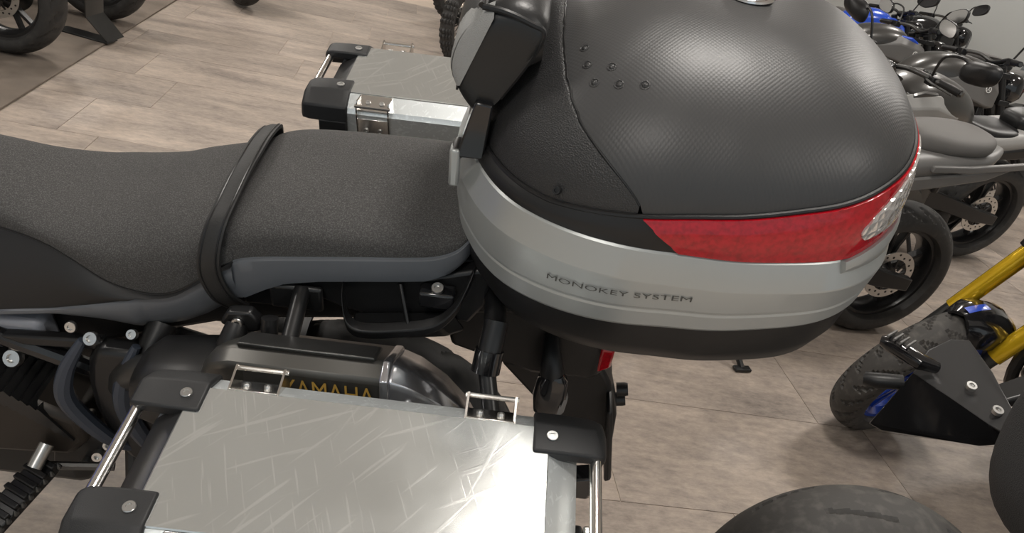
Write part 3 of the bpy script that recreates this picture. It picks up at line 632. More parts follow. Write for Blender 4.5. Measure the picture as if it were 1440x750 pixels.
# ---- tail, plate hanger and lights
hg = [(.392,-.285),(.47,-.262),(.575,-.255),(.605,-.31),(.632,-.40),(.640,-.52),(.632,-.575),(.618,-.585),(.565,-.50),(.49,-.405)]
MB().rings([[V(.30,s*.085,z) for s,z in ((-1,-.09),(-1,-.2),(1,-.2),(1,-.09))],[V(.45,s*.085,z) for s,z in ((-1,-.08),(-1,-.25),(1,-.25),(1,-.08))],[V(.56,s*.075,z) for s,z in ((-1,-.08),(-1,-.26),(1,-.26),(1,-.08))],[V(.585,s*.055,z) for s,z in ((-1,-.10),(-1,-.25),(1,-.25),(1,-.10))]]).build('tail_unit', BLACK, T, bev=.012)
b = MB(); b.prism(hg, lambda a,c,q: V(a,q,c), -.032, .032); b.build('plate_hanger', BLACK, T, bev=.010)
b = MB(); b.rings([[V(.600,s*.085,-.33),V(.612,s*.085,-.33),V(.646,s*.075,-.55),V(.632,s*.075,-.56)] for s in (-1,-.4,.4,1)]); b.build('plate_board', BLACK, T, bev=.006)
b = MB(); b.rings([[V(.565,s*.075,-.175),V(.592,s*.065,-.185),V(.592,s*.062,-.235),V(.565,s*.07,-.245)] for s in (-1,0,1)]); b.build('tail_light', RED, T, bev=.006, label='small red tail light under the top case')
for k, z in enumerate((-.39,-.42)): bolt('reflector_screw', BLACKM, T, V(.632,.03,z), (1,0,.2), .014, .022)
for sg in (-1,1):
    i = sub(tube('indicator', BLACK, T, spl([(.475,sg*.085,-.145),(.478,sg*.115,-.165),(.483,sg*.130,-.195)],8), [.013,.014,.015,.016,.018,.020,.021,.021], 14))
    xl = MB().rings([[V(.485,sg*.135,-.22)+V(a*s*1.0,sg*c*s*.8,k) for a,c in sel(14,2.6)] for k,s in ((.035,.016),(.02,.026),(-.02,.030),(-.055,.026),(-.068,.014))]); xl.build('lamp_body', BLACKG, i)
    MB().rings([[V(.485,sg*.135,-.22)+V(.012+a*s*.75,sg*c*s*.8,k) for a,c in sel(14,2.6)] for k,s in ((.0,.018),(-.02,.0265),(-.05,.0235),(-.06,.012))]).build('lamp_lens', PLASTG, i)
# ---- engine side, frame plate, pegs on the near side
for sg in (-1,1):
    Yb = lambda y: sg*y
    fp = sub(MB().rings([[V(x+d,Yb(y),z) for d,y in ((-.055,.165),(-.045,.205),(.045,.205),(.055,.165))] for x,z in ((-.215,-.185),(-.238,-.22),(-.250,-.27),(-.255,-.33),(-.245,-.42),(-.22,-.48))]).build('frame_plate', BLACKM, T, bev=.012))
    for d in (-.052, .036): MB().tube(spl([V(-.232+d,Yb(.196),-.172),V(-.262+d*1.1,Yb(.215),-.235),V(-.270+d*1.1,Yb(.224),-.30),V(-.245+d*.8,Yb(.216),-.40),V(-.225+d*.6,Yb(.19),-.46)],24), [.007+.009*math.sin(math.pi*k/23) for k in range(24)], 10).build('rib', mat('slate_coating',(.045,.055,.075),.38,.3), fp)
    MB().tube([V(-.175,Yb(.140),-.17),V(-.185,Yb(.180),-.20),V(-.195,Yb(.200),-.26)], [.024,.024,.016], 12).build('shock_cover', BLACK, T)
    bolt('frame_bolt', BOLT, fp, V(-.266,Yb(.196),-.166), (0,sg*.7,.7), .012, .010); bolt('frame_bolt', BOLT, fp, V(-.205,Yb(.182),-.160), (0,sg*.7,.7), .009, .008)
    for k in range(9): MB().box((-.47+.012*k,Yb(.165),-.30-.010*k),(.006,.11,.09),Matrix.Rotation(R_(-28),3,'Y')).build('cooling_fin', BLACKM, T)
    ec = sub(MB().prism([(-.62,-.33),(-.40,-.335),(-.335,-.37),(-.330,-.43),(-.37,-.475),(-.62,-.50)], lambda a,c,q: V(a,Yb(q),c), .10, .215).build('engine_cover', mat('bronze_engine_cover',(.028,.023,.019),.42,.35), T, bev=.014))
    bolt('frame_bolt', BOLT, T, V(-.428,Yb(.18),-.255), (0,sg*.8,.6), .016, .012); bolt('cover_screw', BOLT, T, V(-.310,Yb(.176),-.165), (0,sg*.9,.4), .010, .005)
    MB().bar(V(-.50,Yb(.165),-.225),V(-.26,Yb(.175),-.195),.02,.022).build('frame_tube', BLACKM, T, bev=.005)
    tube('coolant_hose', BLACKG, T, spl([(-.56,Yb(.14),-.20),(-.46,Yb(.165),-.215),(-.36,Yb(.17),-.25),(-.30,Yb(.16),-.29)],14), .016, 10)
    box('reservoir', mat('milky_reservoir',(.22,.23,.26),.35), T, (-.43,Yb(.135),-.225),(.10,.05,.075),.012)
    for k,(x,z) in enumerate(((-.315,-.36),(-.305,-.40),(-.30,-.44),(-.33,-.48),(-.36,-.51))): bolt('engine_bolt', BOLT, T, V(x,Yb(.20),z), (0.3,sg,.5), .010, .014)
    # rider footpeg with rubber tread
    hgr = MB().prism([(-.40,-.42),(-.33,-.40),(-.30,-.45),(-.35,-.53),(-.44,-.56)], lambda a,c,q: V(a,Yb(q),c), .175, .195); hgr.build('peg_hanger', BLACKM, T, bev=.004)
    tube('gear_linkage', DARKM, T, [(-.30,Yb(.21),-.50),(-.42,Yb(.235),-.485)], .008, 8); MB().tube([V(-.40,Yb(.225),-.43),V(-.41,Yb(.262),-.452)],.013,12).build('peg_pivot', BOLT, T)
    pg = sub(MB().bar(V(-.405,Yb(.235),-.475),V(-.455,Yb(.355),-.505),.052,.018).build('footpeg', BLACKM, T, bev=.003))
    for k in range(7):
        p = V(-.405,Yb(.242),-.462)+(V(-.455,Yb(.352),-.492)-V(-.405,Yb(.242),-.462))*k/6; MB().bar(p+V(-.024,Yb(-.010),0),p+V(.024,Yb(.010),0),.011,.010).build('rubber_tread', BLACK, pg, bev=.002)
    for k in range(9):
        p = V(-.378,Yb(.245),-.468)+(V(-.428,Yb(.362),-.498)-V(-.378,Yb(.245),-.468))*k/8; MB().lathe([(.001,.010),(.004,.006),(.0055,0),(.001,0)],p,(0,0,1),8).build('peg_tooth', DARKM, pg)
box('engine_block', ENGINE, T, (-.62,0,-.50),(.42,.30,.36),.03)
tube('side_stand', BLACKM, T, [(-.30,-.14,-.52),(-.27,-.36,-.862)], .015, 10); 
# front end of the bike, in front of the picture's left edge
fw = bpy.data.objects.new('front_wheel', None); COL.objects.link(fw); fw.parent = T; fw.location = -Vector(T['_off']); sub(fw)
FW = (-1.42,0,-.448); tyre_mesh(.335,.11,.24,90,'none',c=FW).build('tyre', RUBBER, fw); rim_parts(fw, FW, .24, .10, DARKM, 5); disc_part(fw, FW, .15, .075)
for sg in (-1,1): tube('fork_leg', BLACKM, T, [(-1.42,sg*.10,-.448),(-1.15,sg*.10,.20)], [.028,.024], 14)
tube('handlebar', BLACKM, T, spl([(-.92,-.44,.30),(-1.0,-.30,.30),(-1.08,-.12,.27),(-1.08,.12,.27),(-1.0,.30,.30),(-.92,.44,.30)],30), .012, 10)
MB().rings([[V(-1.42+(.365+d)*math.cos(a), y, -.448+(.365+d)*math.sin(a)) for y,d in ((-.07,-.02),(0,.006),(.07,-.02),(0,-.004))] for a in np.linspace(R_(40),R_(160),16)]).build('front_fender', BLACK, T)
xloft([(-1.32,0,.10,.06,.10),(-1.25,0,.12,.15,.16),(-1.12,0,.16,.18,.16),(-1.0,0,.12,.16,.10)],20,2.6,10).build('front_cowl', BLUE, T, smooth=50)
# ================================================================== the other motorcycles on the floor
def part_empty(name, parent):
    e = bpy.data.objects.new(name, None); COL.objects.link(e); e.parent = parent; e['_off'] = (0,0,0); e.empty_display_size = .05; return e
def frame_at(loc, yaw, lean): return Matrix.Translation((loc[0],loc[1],.003 if len(loc) < 3 else loc[2])) @ Matrix.Rotation(R_(yaw),4,'Z') @ Matrix.Rotation(R_(lean),4,'X')
def make_bike(label, loc, yaw, lean=8, tank=None, fork=None, rim=None, seat=None, tail=None, accent=None, rt='sport', ft='sport', res=110, dz=0.0, dirt=False, skip=(), rub=None, rims=5, name='motorcycle', badge=False, steer=0, sx=0.0, fend=(35,128), na=30, foot=(-.50,-.245)):
    tank = tank or TANKG; fork = fork or BLACKM; rim = rim or BLACKM; seat = seat or SEATG; tail = tail or PLASTG; accent = accent or tank; rub = rub or RUBBER
    t = thing(name, label, 'motorcycle', frame_at(loc, yaw, lean))
    Rr, Rf = (.33,.35) if dirt else (.315,.30); wr, wf = (.11,.085) if dirt else (.18,.125); fx = -1.40
    w1 = part_empty('rear_wheel', t); c = (0,0,Rr); rr = Rr-.095
    tyre_mesh(Rr,wr,rr,res,rt,c=c,na=na).build('tyre', rub, w1, smooth=28); rim_parts(w1,c,rr,wr*.85,rim,rims,wire=dirt); disc_part(w1,c,.115,-.065); 
    MB().lathe([(.05,-.003),(.105,-.003),(.112,0),(.105,.003),(.05,.003)], V(*c)+V(0,.075,0),(0,1,0),36,closed=True).build('sprocket', DARKM, w1)
    if 'front' not in skip:
        w2 = part_empty('front_wheel', t); c2 = (fx,0,Rf); rf = Rf-.085
        tyre_mesh(Rf,wf,rf,res,ft,c=c2).build('tyre', rub, w2, smooth=28); rim_parts(w2,c2,rf,wf*.8,rim,rims,wire=dirt)
        for y in ((-.07,.07) if not dirt else (-.06,)): disc_part(w2,c2,.145,y)
        for sg in (-1,1):
            f = part_empty('fork_leg', t); MB().tube([V(fx,sg*.10,Rf),V(fx+.10,sg*.10,Rf+.25)], [.027,.024], 14).build('slider', BLACKM if fork is BLACKM else DARKM, f); MB().tube([V(fx+.085,sg*.10,Rf+.21),V(fx+.30,sg*.10,Rf+.72)], .029, 16).build('outer_tube', fork, f)
            MB().prism([(-.03,-.04),(.03,-.05),(.045,.05),(-.01,.06)], lambda a,c_,q: V(fx+.06+a,sg*q,Rf+.10+c_), .07, .105).build('caliper', fork if fork is not BLACKM else DARKM, f, bev=.005)
        rows = []; r0 = Rf+.018 if not dirt else Rf+.09
        for a in np.linspace(R_(fend[0]),R_(fend[1]),18):
            k = 1-.45*max(0,(abs(a-R_(sum(fend)/2))/R_((fend[1]-fend[0])/2)))**6
            rows.append([V(fx-(r0+d)*math.cos(a)*-1*-1, y*k, Rf+(r0+d)*math.sin(a)) for y,d in ((-.088,-.075),(-.080,-.02),(-.045,.006),(0,.016),(.045,.006),(.080,-.02),(.088,-.075),(.076,-.075),(.068,-.02),(0,.010),(-.068,-.02),(-.076,-.075))])
        rows = [[V(2*fx-p[0],p[1],p[2]) for p in r] for r in rows]
        fd = sub(MB().rings(rows).build('front_fender', BLACKG if accent is not YELLOW else BLACKG, t, smooth=50))
        if accent is YELLOW:
            def fpt(a, y): 
                d = .0175-.016*(abs(y)/.06)**2; return V(fx+(r0+d)*math.cos(a), y, Rf+(r0+d)*math.sin(a))
            MB().rings([[fpt(a,y) for y in np.linspace(.002,.026,4)] for a in np.linspace(R_(80),R_(97),6)],closed=False).build('fender_stripe', BLUE, fd, label='blue stripe')
            MB().rings([[fpt(a,y) for y in np.linspace(-.060-.004*math.sin(a*9),-.028+.012*math.sin(a*7),5)] for a in np.linspace(R_(14),R_(62),14)],closed=False).build('fender_graphic', YELLOW, fd, label='yellow graphic')
            MB().rings([[fpt(a,y) for y in np.linspace(.010+.01*math.sin(a*8),.055,5)] for a in np.linspace(R_(18),R_(66),14)],closed=False).build('fender_graphic', YELLOW, fd, label='yellow graphic')
        for z in (Rf+.50,Rf+.67): MB().rings([[V(fx+.21+(z-Rf-.5)*.42+a,y,z+h) for a,y in ((-.05,-.13),(.03,-.13),(.06,0),(.03,.13),(-.05,.13))] for h in (-.018,.018)]).build('triple_clamp', BLACKM, t, bev=.005)
        steered = [w2, fd]+[o for o in t.children if o.name.startswith(('fork_leg','triple_clamp'))]
        hb = part_empty('handlebar', t); hz = 1.06+dz*.5
        MB().tube(spl([V(-.98,-.39,hz),V(-1.02,-.28,hz+.005),V(-1.09,-.14,hz+.01),V(-1.10,0,hz-.02),V(-1.09,.14,hz+.01),V(-1.02,.28,hz+.005),V(-.98,.39,hz)],36),.0125,10).build('bar', DARKM, hb)
        for sg in (-1,1):
            tube('grip', BLACK, hb, [(-.985,sg*.38,hz),(-1.018,sg*.27,hz+.004)], .018, 12); tube('lever', DARKM, hb, spl([(-1.06,sg*.22,hz),(-1.08,sg*.30,hz),(-1.04,sg*.39,hz-.01)],8), .006, 8)
            box('switch_box', BLACK, hb, (-1.035,sg*.24,hz),(.045,.05,.045),.006)
            if not dirt and 'mirror' not in skip:
                m = part_empty('mirror', t); tube('stalk', BLACKM, m, spl([(-1.045,sg*.235,hz+.02),(-1.07,sg*.27,hz+.12),(-1.05,sg*.34,hz+.15),(-1.03,sg*.385,hz+.14)],14), .0065, 8)
                b = MB(); b.rings([[V(-1.03+dx*.9+.0,sg*(.46+u*.105*s),hz+.125+v*.055*s+.02*u) for u,v in sel(20,2.8)] for dx,s in ((-.05,.25),(-.042,.62),(-.02,.9),(.0,1),(.008,.97))]); b.build('housing', BLACK, m, smooth=50)
                b = MB(); b.rings([[V(-1.03+dx,sg*(.46+u*.098),hz+.125+v*.049+.02*u) for u,v in sel(20,2.8)] for dx in (.004,.010)]); b.build('glass', CHROME, m)
        if not dirt:
            hl = sub(MB().rings([[V(x,u*.11*s,.90+dz*.5+v*.10*s) for u,v in sel(18,2.8)] for x,s in ((-1.20,.7),(-1.24,1),(-1.30,1.0),(-1.345,.75),(-1.36,.4))]).build('headlight', BLACKG, t, smooth=50)); box('light_unit', WHITEPL, hl, (-1.355,0,.90+dz*.5),(.012,.10,.03),.004)
            box('instrument_panel', BLACKG, t, (-1.15,0,1.03+dz*.5),(.09,.17,.05),.012, Matrix.Rotation(R_(-25),3,'Y'))
    if steer and 'front' not in skip:                          # bars turned on the steering axis
        steered += [o for o in t.children if o.name.startswith(('handlebar','mirror','headlight','instrument'))]
        pv = Vector((fx,0,Rf)); sm = Matrix.Translation(pv) @ Matrix.Rotation(R_(steer),4,Vector((.30-.085,0,.51)).normalized()) @ Matrix.Translation(-pv)
        for o in steered: o.matrix_basis = sm @ o.matrix_basis
    # chassis and engine
    for sg in (-1,1):
        MB().rings([[V(x,sg*y,z)+V(0,a,h*k) for a,k in ((-.018,-1),(.018,-1),(.018,1),(-.018,1))] for x,y,z,h in ((.05,.125,Rr,.030),(-.12,.125,Rr+.02,.040),(-.35,.10,Rr+.06,.045),(-.54,.09,Rr+.09,.055))]).build('swingarm', BLACKM, t, bev=.006)
        MB().tube(spl([V(-.50,sg*.12,.45),V(-.55,sg*.14,.62),V(-.80,sg*.13,.74),V(-1.08,sg*.07,.86)],16),.024,10).build('frame_spar', BLACKM, t)
        if 'seat' not in skip: tube('footpeg', DARKM, t, [(-.56,sg*.14,.36),(-.56,sg*.25,.37)], .012, 10)
        if 'seat' not in skip: tube('subframe_tube', BLACKM, t, [(-.55,sg*.10,.66),(.10,sg*.07,.80+dz)], .012, 8)
    if 'engine' not in skip:
        en = sub(MB().rings([[V(x,s*h,z) for s,z in ((-1,z0),(-1,z1),(1,z1),(1,z0))] for x,h,z0,z1 in ((-.50,.12,.30,.52),(-.62,.15,.24,.55),(-.85,.15,.24,.56),(-.98,.13,.30,.66))]).build('engine', ENGINE, t, bev=.02))
        for sg in (-1,1): MB().lathe([(.01,.02),(.085,.016),(.095,0),(.095,-.02)], (-.68,sg*.155,.38),(0,sg,0),24).build('engine_cover', DARKM, en)
        for k in range(5): MB().box((-.90,0,.56+.022*k),(.17,.24,.008)).build('cooling_fin', DARKM, en)
        for y in (-.06,.06): tube('header_pipe', DARKM, t, spl([(-.97,y,.56),(-1.06,y,.48),(-1.04,y*.8,.30),(-.88,y*.6,.21),(-.60,y*.5,.19)],18), .021, 10)
        xloft([(-.62,0.06,.21,.07,.05),(-.55,.10,.22,.09,.07),(-.30,.13,.26,.07,.07),(-.20,.135,.29,.05,.05)],16,3,10).build('exhaust_box', DARKM, t, smooth=50)
        box('radiator', BLACKM, t, (-1.03,0,.62),(.04,.30,.26),.006)
        if not dirt: tube('side_stand', BLACKM, t, [(foot[0]-.08,-.12,.28),(foot[0],foot[1]+.005,.045)], .012, 8)
        if not dirt: box('stand_foot', BLACKM, t, (foot[0],foot[1],.045),(.07,.03,.012),.003)
    # bodywork
    if dirt:
        xloft([(-.62,0,.82,.07,.05),(-.75,0,.86,.11,.08),(-.95,0,.88,.12,.08),(-1.05,0,.84,.08,.06)],18,2.6,12).build('tank', tank, t, smooth=50)
        xloft([(.20,0,.92,.05,.03),(.05,0,.93,.085,.04),(-.30,0,.90,.09,.05),(-.70,0,.90,.08,.05),(-.85,0,.93,.05,.02)],16,3,14).build('seat', BLACK, t, smooth=50)
        xloft([(.48,0,.90,.03,.012),(.30,0,.92,.07,.02),(.0,0,.88,.09,.03),(-.1,0,.86,.09,.03)],16,2.6,10).build('rear_fender', accent, t, smooth=50)
    else:
        tk = sub(xloft([(-.44,0,.80+dz,.06,.05),(-.50,0,.84+dz,.11,.09),(-.60,0,.88+dz*.7,.15,.12),(-.74,0,.90+dz*.5,.175,.135),(-.88,0,.90+dz*.5,.170,.13),(-.98,0,.88+dz*.5,.12,.10),(-1.03,0,.86+dz*.5,.06,.06)],30,2.5,26).build('tank', tank, t, smooth=60))
        MB().lathe([(.004,.012),(.032,.012),(.036,.004),(.036,-.01)], (-.82,0,1.03+dz*.5),(0,0,1),20).build('filler_cap', BLACKG, tk)
        for sg in (-1,1):
            sc = sub(MB().rings([[V(x,sg*y,z) for y,z in ((y0,z0),(y1,z1),(y2,z2),(y0-.04,z2-.02))] for x,y0,z0,y1,z1,y2,z2 in ((-.66,.150,.90,.165,.88,.155,.82),(-.85,.165,.98,.195,.92,.185,.80),(-1.02,.150,.96,.200,.90,.190,.76),(-1.10,.13,.92,.17,.86,.165,.76))]).build('air_scoop', tail if tank is TANKG else tank, t, bev=.008))
            MB().rings([[V(x,sg*y,z) for y,z in ((.150,z1),(.166,z1-.012),(.166,z1-.035),(.150,z1-.03))] for x,z1 in ((-.86,.985),(-.95,.985),(-1.01,.96))]).build('tank_accent', accent, t, bev=.004)
            if badge:
                MB().lathe([(.017,-.002),(.021,-.002),(.021,.003),(.017,.003)], (-.99,sg*.200,.87),(0,sg,.15),24,closed=True).build('badge_ring', WHITEP, sc)
                for k in range(3): a = R_(90+120*k); MB().bar(V(-.99,sg*.202,.87),V(-.99+.018*math.cos(a),sg*.201,.87+.018*math.sin(a)),.003,.003).build('badge_fork', WHITEP, sc)
        if 'seat' not in skip:
            n_before = set(t.children)
            xloft([(-.08,0,.80+dz,.10,.045),(-.16,0,.795+dz,.135,.05),(-.30,0,.785+dz,.125,.05),(-.44,0,.80+dz,.085,.05),(-.50,0,.83+dz,.05,.035)],22,3,18).build('rider_seat', seat, t, smooth=60)
            xloft([(.245,0,.905+dz,.05,.02),(.225,0,.90+dz,.095,.034),(.15,0,.89+dz,.135,.043),(.03,0,.88+dz,.135,.045),(-.06,0,.872+dz,.105,.048),(-.115,0,.87+dz,.075,.04),(-.13,0,.86+dz,.05,.025)],24,3,24).build('pillion_seat', seat, t, smooth=60)
            xloft([(.36,0,.865+dz,.02,.012),(.30,0,.86+dz,.075,.025),(.18,0,.835+dz,.135,.040),(-.05,0,.80+dz,.150,.055),(-.30,0,.75+dz,.145,.06),(-.48,0,.74+dz,.10,.05)],20,3.4,18).build('tail_cowl', tail, t, smooth=50)
            for sg in (-1,1):
                MB().rings([[V(x,sg*y,z)+V(0,a,h) for a,h in ((-.012,-.014),(.012,-.010),(.012,.010),(-.012,.014))] for x,y,z in ((.38,.150,.870+dz),(.26,.165,.855+dz),(.08,.168,.825+dz),(-.08,.150,.800+dz))]).build('grab_rail', tail, t, bev=.005)
                MB().prism([(.34,.86),(.10,.80),(-.40,.70),(-.44,.66),(-.10,.70),(.20,.78)], lambda a,c_,q: V(a,sg*q,c_+dz), .125, .155).build('tail_side_panel', BLACK if tail is not PLASTG else tail, t, bev=.008)
            if sx:
                for o in set(t.children)-n_before: o.location.x += sx
        if 'plate' not in skip:
            ph = sub(MB().prism([(.22,.80+dz),(.32,.82+dz),(.48,.56),(.50,.44),(.46,.43),(.40,.55)], lambda a,c_,q: V(a,q,c_), -.03, .03).build('plate_hanger', BLACK, t, bev=.006))
            MB().rings([[V(.485,s*.09,.60),V(.495,s*.09,.60),V(.53,s*.085,.42),V(.52,s*.085,.42)] for s in (-1,1)]).build('plate_board', BLACKM, ph, bev=.003)
            MB().rings([[V(.345,s*.06,.87+dz),V(.375,s*.055,.86+dz),V(.37,s*.05,.83+dz),V(.335,s*.055,.825+dz)] for s in (-1,1)]).build('tail_light', REDP, t, bev=.006)
            for sg in (-1,1): i = MB().tube([V(.40,sg*.03,.63),V(.405,sg*.13,.635),V(.41,sg*.19,.635)], [.008,.010,.018], 10); i.build('indicator', BLACK, t)
    return t
# ---- the row behind the top case on the right
make_bike('grey naked motorcycle behind the top case, broad light grey pillion seat', (2.17,3.00), 10, 5, sx=-.10, foot=(-.80,-.40), seat=SEATG, tail=PLASTG, dz=.045, res=150, skip=('plate','mirror'))
make_bike('black motorcycle beyond the light grey seat, dark mirror and low rear tyre', (3.40,4.16), 12, 6, seat=BLACK, tail=mat('pale_grey_plastic',(.30,.295,.285),.4), res=120)
make_bike('naked motorcycle with matt grey tank, blue flash and round scoop badge', (2.75,4.98), 182, 5, accent=BLUE, badge=True, res=80, skip=('plate',))
make_bike('second matt grey tank motorcycle, farther back and partly hidden by the first', (2.85,6.05), 182, 5, accent=BLUE, badge=True, res=70, skip=('plate',))
make_bike('blue motorcycle at the very back behind the grey tanks', (3.6,7.6), 184, 5, tank=BLUE, accent=BLUE, res=60, skip=('plate',))
make_bike('dark motorcycle at the right edge with a red tail light', (5.05,5.6), 183, 5, seat=BLACK, tail=REDP, res=70)
make_bike('motorcycle with orange side trim near the back wall', (5.2,6.9), 186, 5, tank=mat('slate_tank',(.10,.11,.115),.35), accent=ORANGE, res=60, skip=('plate',))
make_bike('black motorcycle with bare handlebar in the far right row', (4.6,8.3), 184, 5, tank=BLACKG, res=60, skip=('plate',))
# ---- yellow-forked bike: only its front wheel, fender and fork reach into the picture
yo = Vector((1.86,2.18,0)); yd = Vector((math.cos(R_(-8)),math.sin(R_(-8)),0))
make_bike('motorcycle with golden fork tubes, blue wheel and black front fender', tuple(yo+yd*1.40)[:2], -8, 10, steer=30, fend=(10,100), tank=BLACKG, fork=YELLOW, rim=BLUE, accent=YELLOW, res=380, rub=RUBBER2, skip=('plate','mirror'))
# ---- bikes on the carpet and in the background at the top left
make_bike('black motorcycle on the carpet at top left, rear wheel with drilled disc', (-2.04,4.66,.016), -8, 4, seat=BLACK, tail=BLACK, res=110, rims=5)
make_bike('second motorcycle on the carpet, behind the bent steel stand', (-1.93,5.72,.016), -8, 4, seat=BLACK, tail=BLACK, res=90, rims=5)
make_bike('motorcycle at the top edge of which only a tyre bottom shows', (-1.28,7.0,.016), -60, 4, seat=BLACK, tail=BLACK, res=80, skip=('plate',))
make_bike('enduro motorcycle far back with wire spokes and pale rims', (.52,8.15), 205, 4, tank=WHITEPL, accent=WHITEPL, rim=STEEL, dirt=True, rt='knobby', ft='knobby', res=120, name='enduro_motorcycle')
make_bike('nearer enduro motorcycle with a knobbly tyre just behind the backrest', (.50,6.42), 236, 4, tank=BLUE, accent=BLUE, rim=BLACKM, dirt=True, rt='knobby', ft='knobby', res=140, name='enduro_motorcycle')
# ---- bike at the bottom right: rear tyre and dark grained seat end
nb = make_bike('motorcycle at the bottom right, worn rear tyre and dark grained seat end', (1.0,.975), 172, 8, rt='slick', na=80, res=260, rub=RUBBER2, skip=('seat','plate'), tank=BLACK)
MB().rings([[V(x,yc+u*hw,zc+v*hh) for u,v in sel(28,2.8)] for x,yc,zc,hw,hh in spl([(-.215,0,.785,.03,.04),(-.220,0,.78,.09,.09),(-.235,0,.77,.135,.13),(-.27,0,.76,.16,.17),(-.37,0,.755,.17,.185),(-.52,0,.755,.165,.175)],20)]).build('seat', mat('grained_grey_seat',(.035,.036,.038),.7,bump=('voronoi',420,.7,.0018)), nb, smooth=60)
# ---- bike whose plate holder reaches in from the right
mt_ = thing('motorcycle', 'motorcycle out of view at right, black number plate holder with ribbed lamp', 'motorcycle', Matrix.Translation((2.30,1.56,.006)))
MO = V(2.30,1.56,.006)
def plate3(pts, th):
    P = [np.array(p,float)-MO for p in pts]; n = unit(np.cross(P[1]-P[0],P[2]-P[0])); return MB().rings([[p-n*th/2 for p in P],[p+n*th/2 for p in P]])
plate3([(1.436,1.655,.562),(1.344,1.602,.424),(1.371,1.584,.420),(1.60,1.52,.455),(1.566,1.40,.560)],.006).build('plate_board', BLACKG, mt_, bev=.002, label='glossy black plate board')
gp = sub(plate3([(1.436,1.655,.562),(1.50,1.72,.600),(1.580,1.756,.625),(1.635,1.755,.630),(1.60,1.60,.628),(1.565,1.46,.612),(1.540,1.39,.575),(1.53,1.464,.560)],.008).build('holder_plate', mat('satin_black_plate',(.045,.045,.046),.3,.3), mt_, bev=.003))
for p in ((1.530,1.565,.597),(1.545,1.475,.592)): bolt('bolt', BOLT, gp, V(*p)-MO, (-.2,-.35,1), .014, .009)
for p in ((1.425,1.600,.50),(1.40,1.595,.455),(1.49,1.545,.485),(1.46,1.57,.44)): bolt('board_bolt', BOLT, mt_, V(*p)-MO, (-.35,-.9,.35), .008, .006)
lr = sub(MB().tube([V(1.352,1.716,.612)-MO,V(1.372,1.700,.615)-MO,V(1.425,1.640,.606)-MO,V(1.475,1.635,.600)-MO],[.012,.024,.022,.016],14).build('ribbed_lamp', BLACKG, mt_))
for k in range(4):
    p = V(1.366+.012*k,1.706-.012*k,.640-.001*k)-MO; MB().bar(p+V(-.022,-.018,0),p+V(.026,.020,0),.005,.008).build('rib', PLASTG, lr, bev=.001)
MB().tube([V(1.340,1.690,.505)-MO,V(1.362,1.670,.515)-MO,V(1.42,1.655,.53)-MO],[.018,.022,.020],14).build('indicator_stub', BLACK, mt_)
MB().tube([V(1.52,1.60,.445)-MO,V(1.57,1.60,.455)-MO,V(1.62,1.60,.49)-MO],[.016,.020,.02],14).build('indicator_stub', BLACKG, mt_)
MB().rings([[V(x,y,z)-MO for y,z in ((yc-h,zc-h*.5),(yc-h,zc+h*.5),(yc+h,zc+h*.5),(yc+h,zc-h*.5))] for x,yc,zc,h in ((1.575,1.56,.560,.030),(1.75,1.56,.66,.04),(2.10,1.56,.80,.07))]).build('holder_arm', BLACKM, mt_, bev=.008)
plate3([(1.545,1.405,.565),(1.60,1.42,.60),(1.64,1.38,.53),(1.585,1.345,.50)],.006).build('side_flap', PLASTG, mt_, bev=.002)
xl = MB().rings([[V(x,u*hw,z+v*hh) for u,v in sel(20,3)] for x,z,hw,hh in ((-.22,.80,.04,.03),(-.12,.81,.10,.05),(.10,.82,.13,.06),(.45,.78,.14,.06))]); xl.build('tail_cowl', BLACK, mt_, smooth=50)
w = part_empty('rear_wheel', mt_); tyre_mesh(.315,.18,.22,90,'sport',c=(.22,0,.315)).build('tyre', RUBBER, w, smooth=50); rim_parts(w,(.22,0,.315),.22,.15,BLUE,5)
for sg in (-1,1): MB().rings([[V(x,sg*.12+a,z+h) for a,h in ((-.018,-.03),(.018,-.03),(.018,.03),(-.018,.03))] for x,z in ((.20,.315),(.75,.40))]).build('swingarm', BLACKM, mt_, bev=.006)
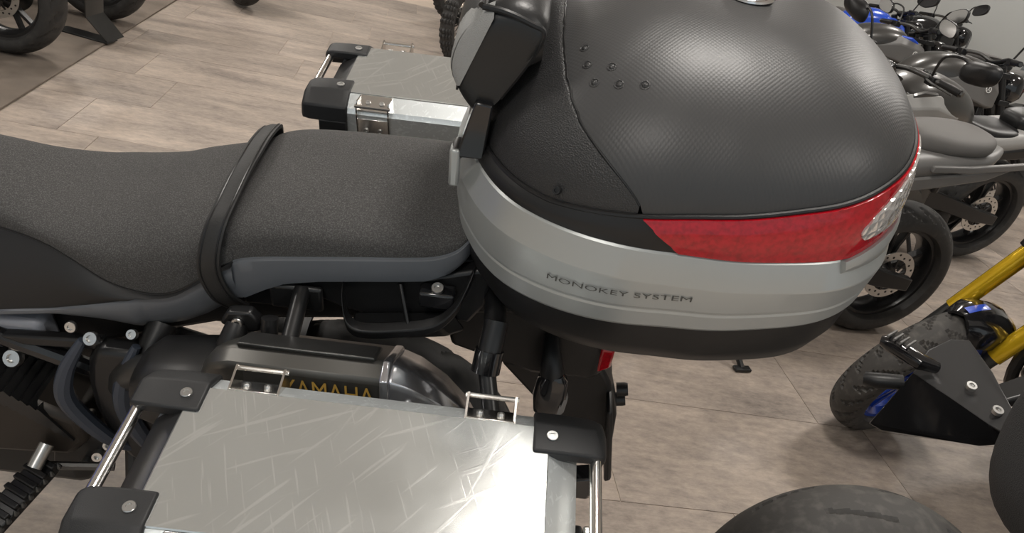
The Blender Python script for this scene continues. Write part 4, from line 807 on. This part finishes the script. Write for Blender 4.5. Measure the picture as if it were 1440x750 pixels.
MB().rings([[V(x,s*.12,z) for s,z in ((-1,.28),(-1,.72),(1,.72),(1,.28))] for x in (.6,1.0)]).build('engine', ENGINE, mt_, bev=.03)
# ---- bent steel display stand on the carpet edge
sd = thing('display_stand', 'bent flat steel wheel stand on the carpet edge', 'stand', Matrix.Translation((-1.80,5.25,.015)))
SO = V(-1.80,5.25,.015)
def strip3(pts, wv, th):                                   # bent flat bar: centre line pts, width vector wv
    wv = V(*wv)/2; rs = []; P = [np.array(p,float)-SO for p in pts]
    for i, p in enumerate(P):
        tg = unit(P[min(i+1,len(P)-1)]-P[max(i-1,0)]); n = unit(np.cross(tg,wv)); rs.append([p-wv-n*th/2,p+wv-n*th/2,p+wv+n*th/2,p-wv+n*th/2])
    return MB().rings(rs)
strip3([(-1.690,5.255,.020),(-1.785,5.175,.170),(-1.775,5.12,.60)],(.03,.20,0),.008).build('upright_plate', mat('dark_stand_steel',(.06,.06,.058),.4,.5), sd, bev=.002)
strip3([(-1.69,5.20,.019),(-2.02,5.30,.019)],(.02,.12,0),.008).build('foot_plate', BLACKM, sd, bev=.002)
# ---- pale display board standing at the far right
bd = thing('display_board', 'pale grey display board behind the far motorcycles', 'board', Matrix.Translation((6.3,8.9,.006)) @ Matrix.Rotation(R_(40),4,'Z'))
box('panel', GREYP, bd, (0,0,1.25),(.05,4.0,2.3),.01)
for y in (-1.8,1.8): box('foot', BLACKM, bd, (0,y,.05),(.5,.06,.1),.01)
# ---- low dark counter along the back, behind the far row
ct = thing('display_counter', 'low dark display counter along the back wall', 'counter', Matrix.Translation((4.6,11.6,0)))
box('body', BLACKM, ct, (0,0,.62),(7.4,.6,1.2),.01); box('top', DARKM, ct, (0,0,1.24),(7.5,.7,.04),.006)
for k in range(8):
    d = sub(box('door', mat('counter_front',(.03,.03,.032),.5), ct, (-3.23+.923*k,-.31,.60),(.89,.03,1.05),.006)); box('handle', STEEL, d, (-3.23+.923*k+.36,-.335,.80),(.02,.02,.16),.003)
for o in bpy.data.objects:
    if '_off' in o: del o['_off']
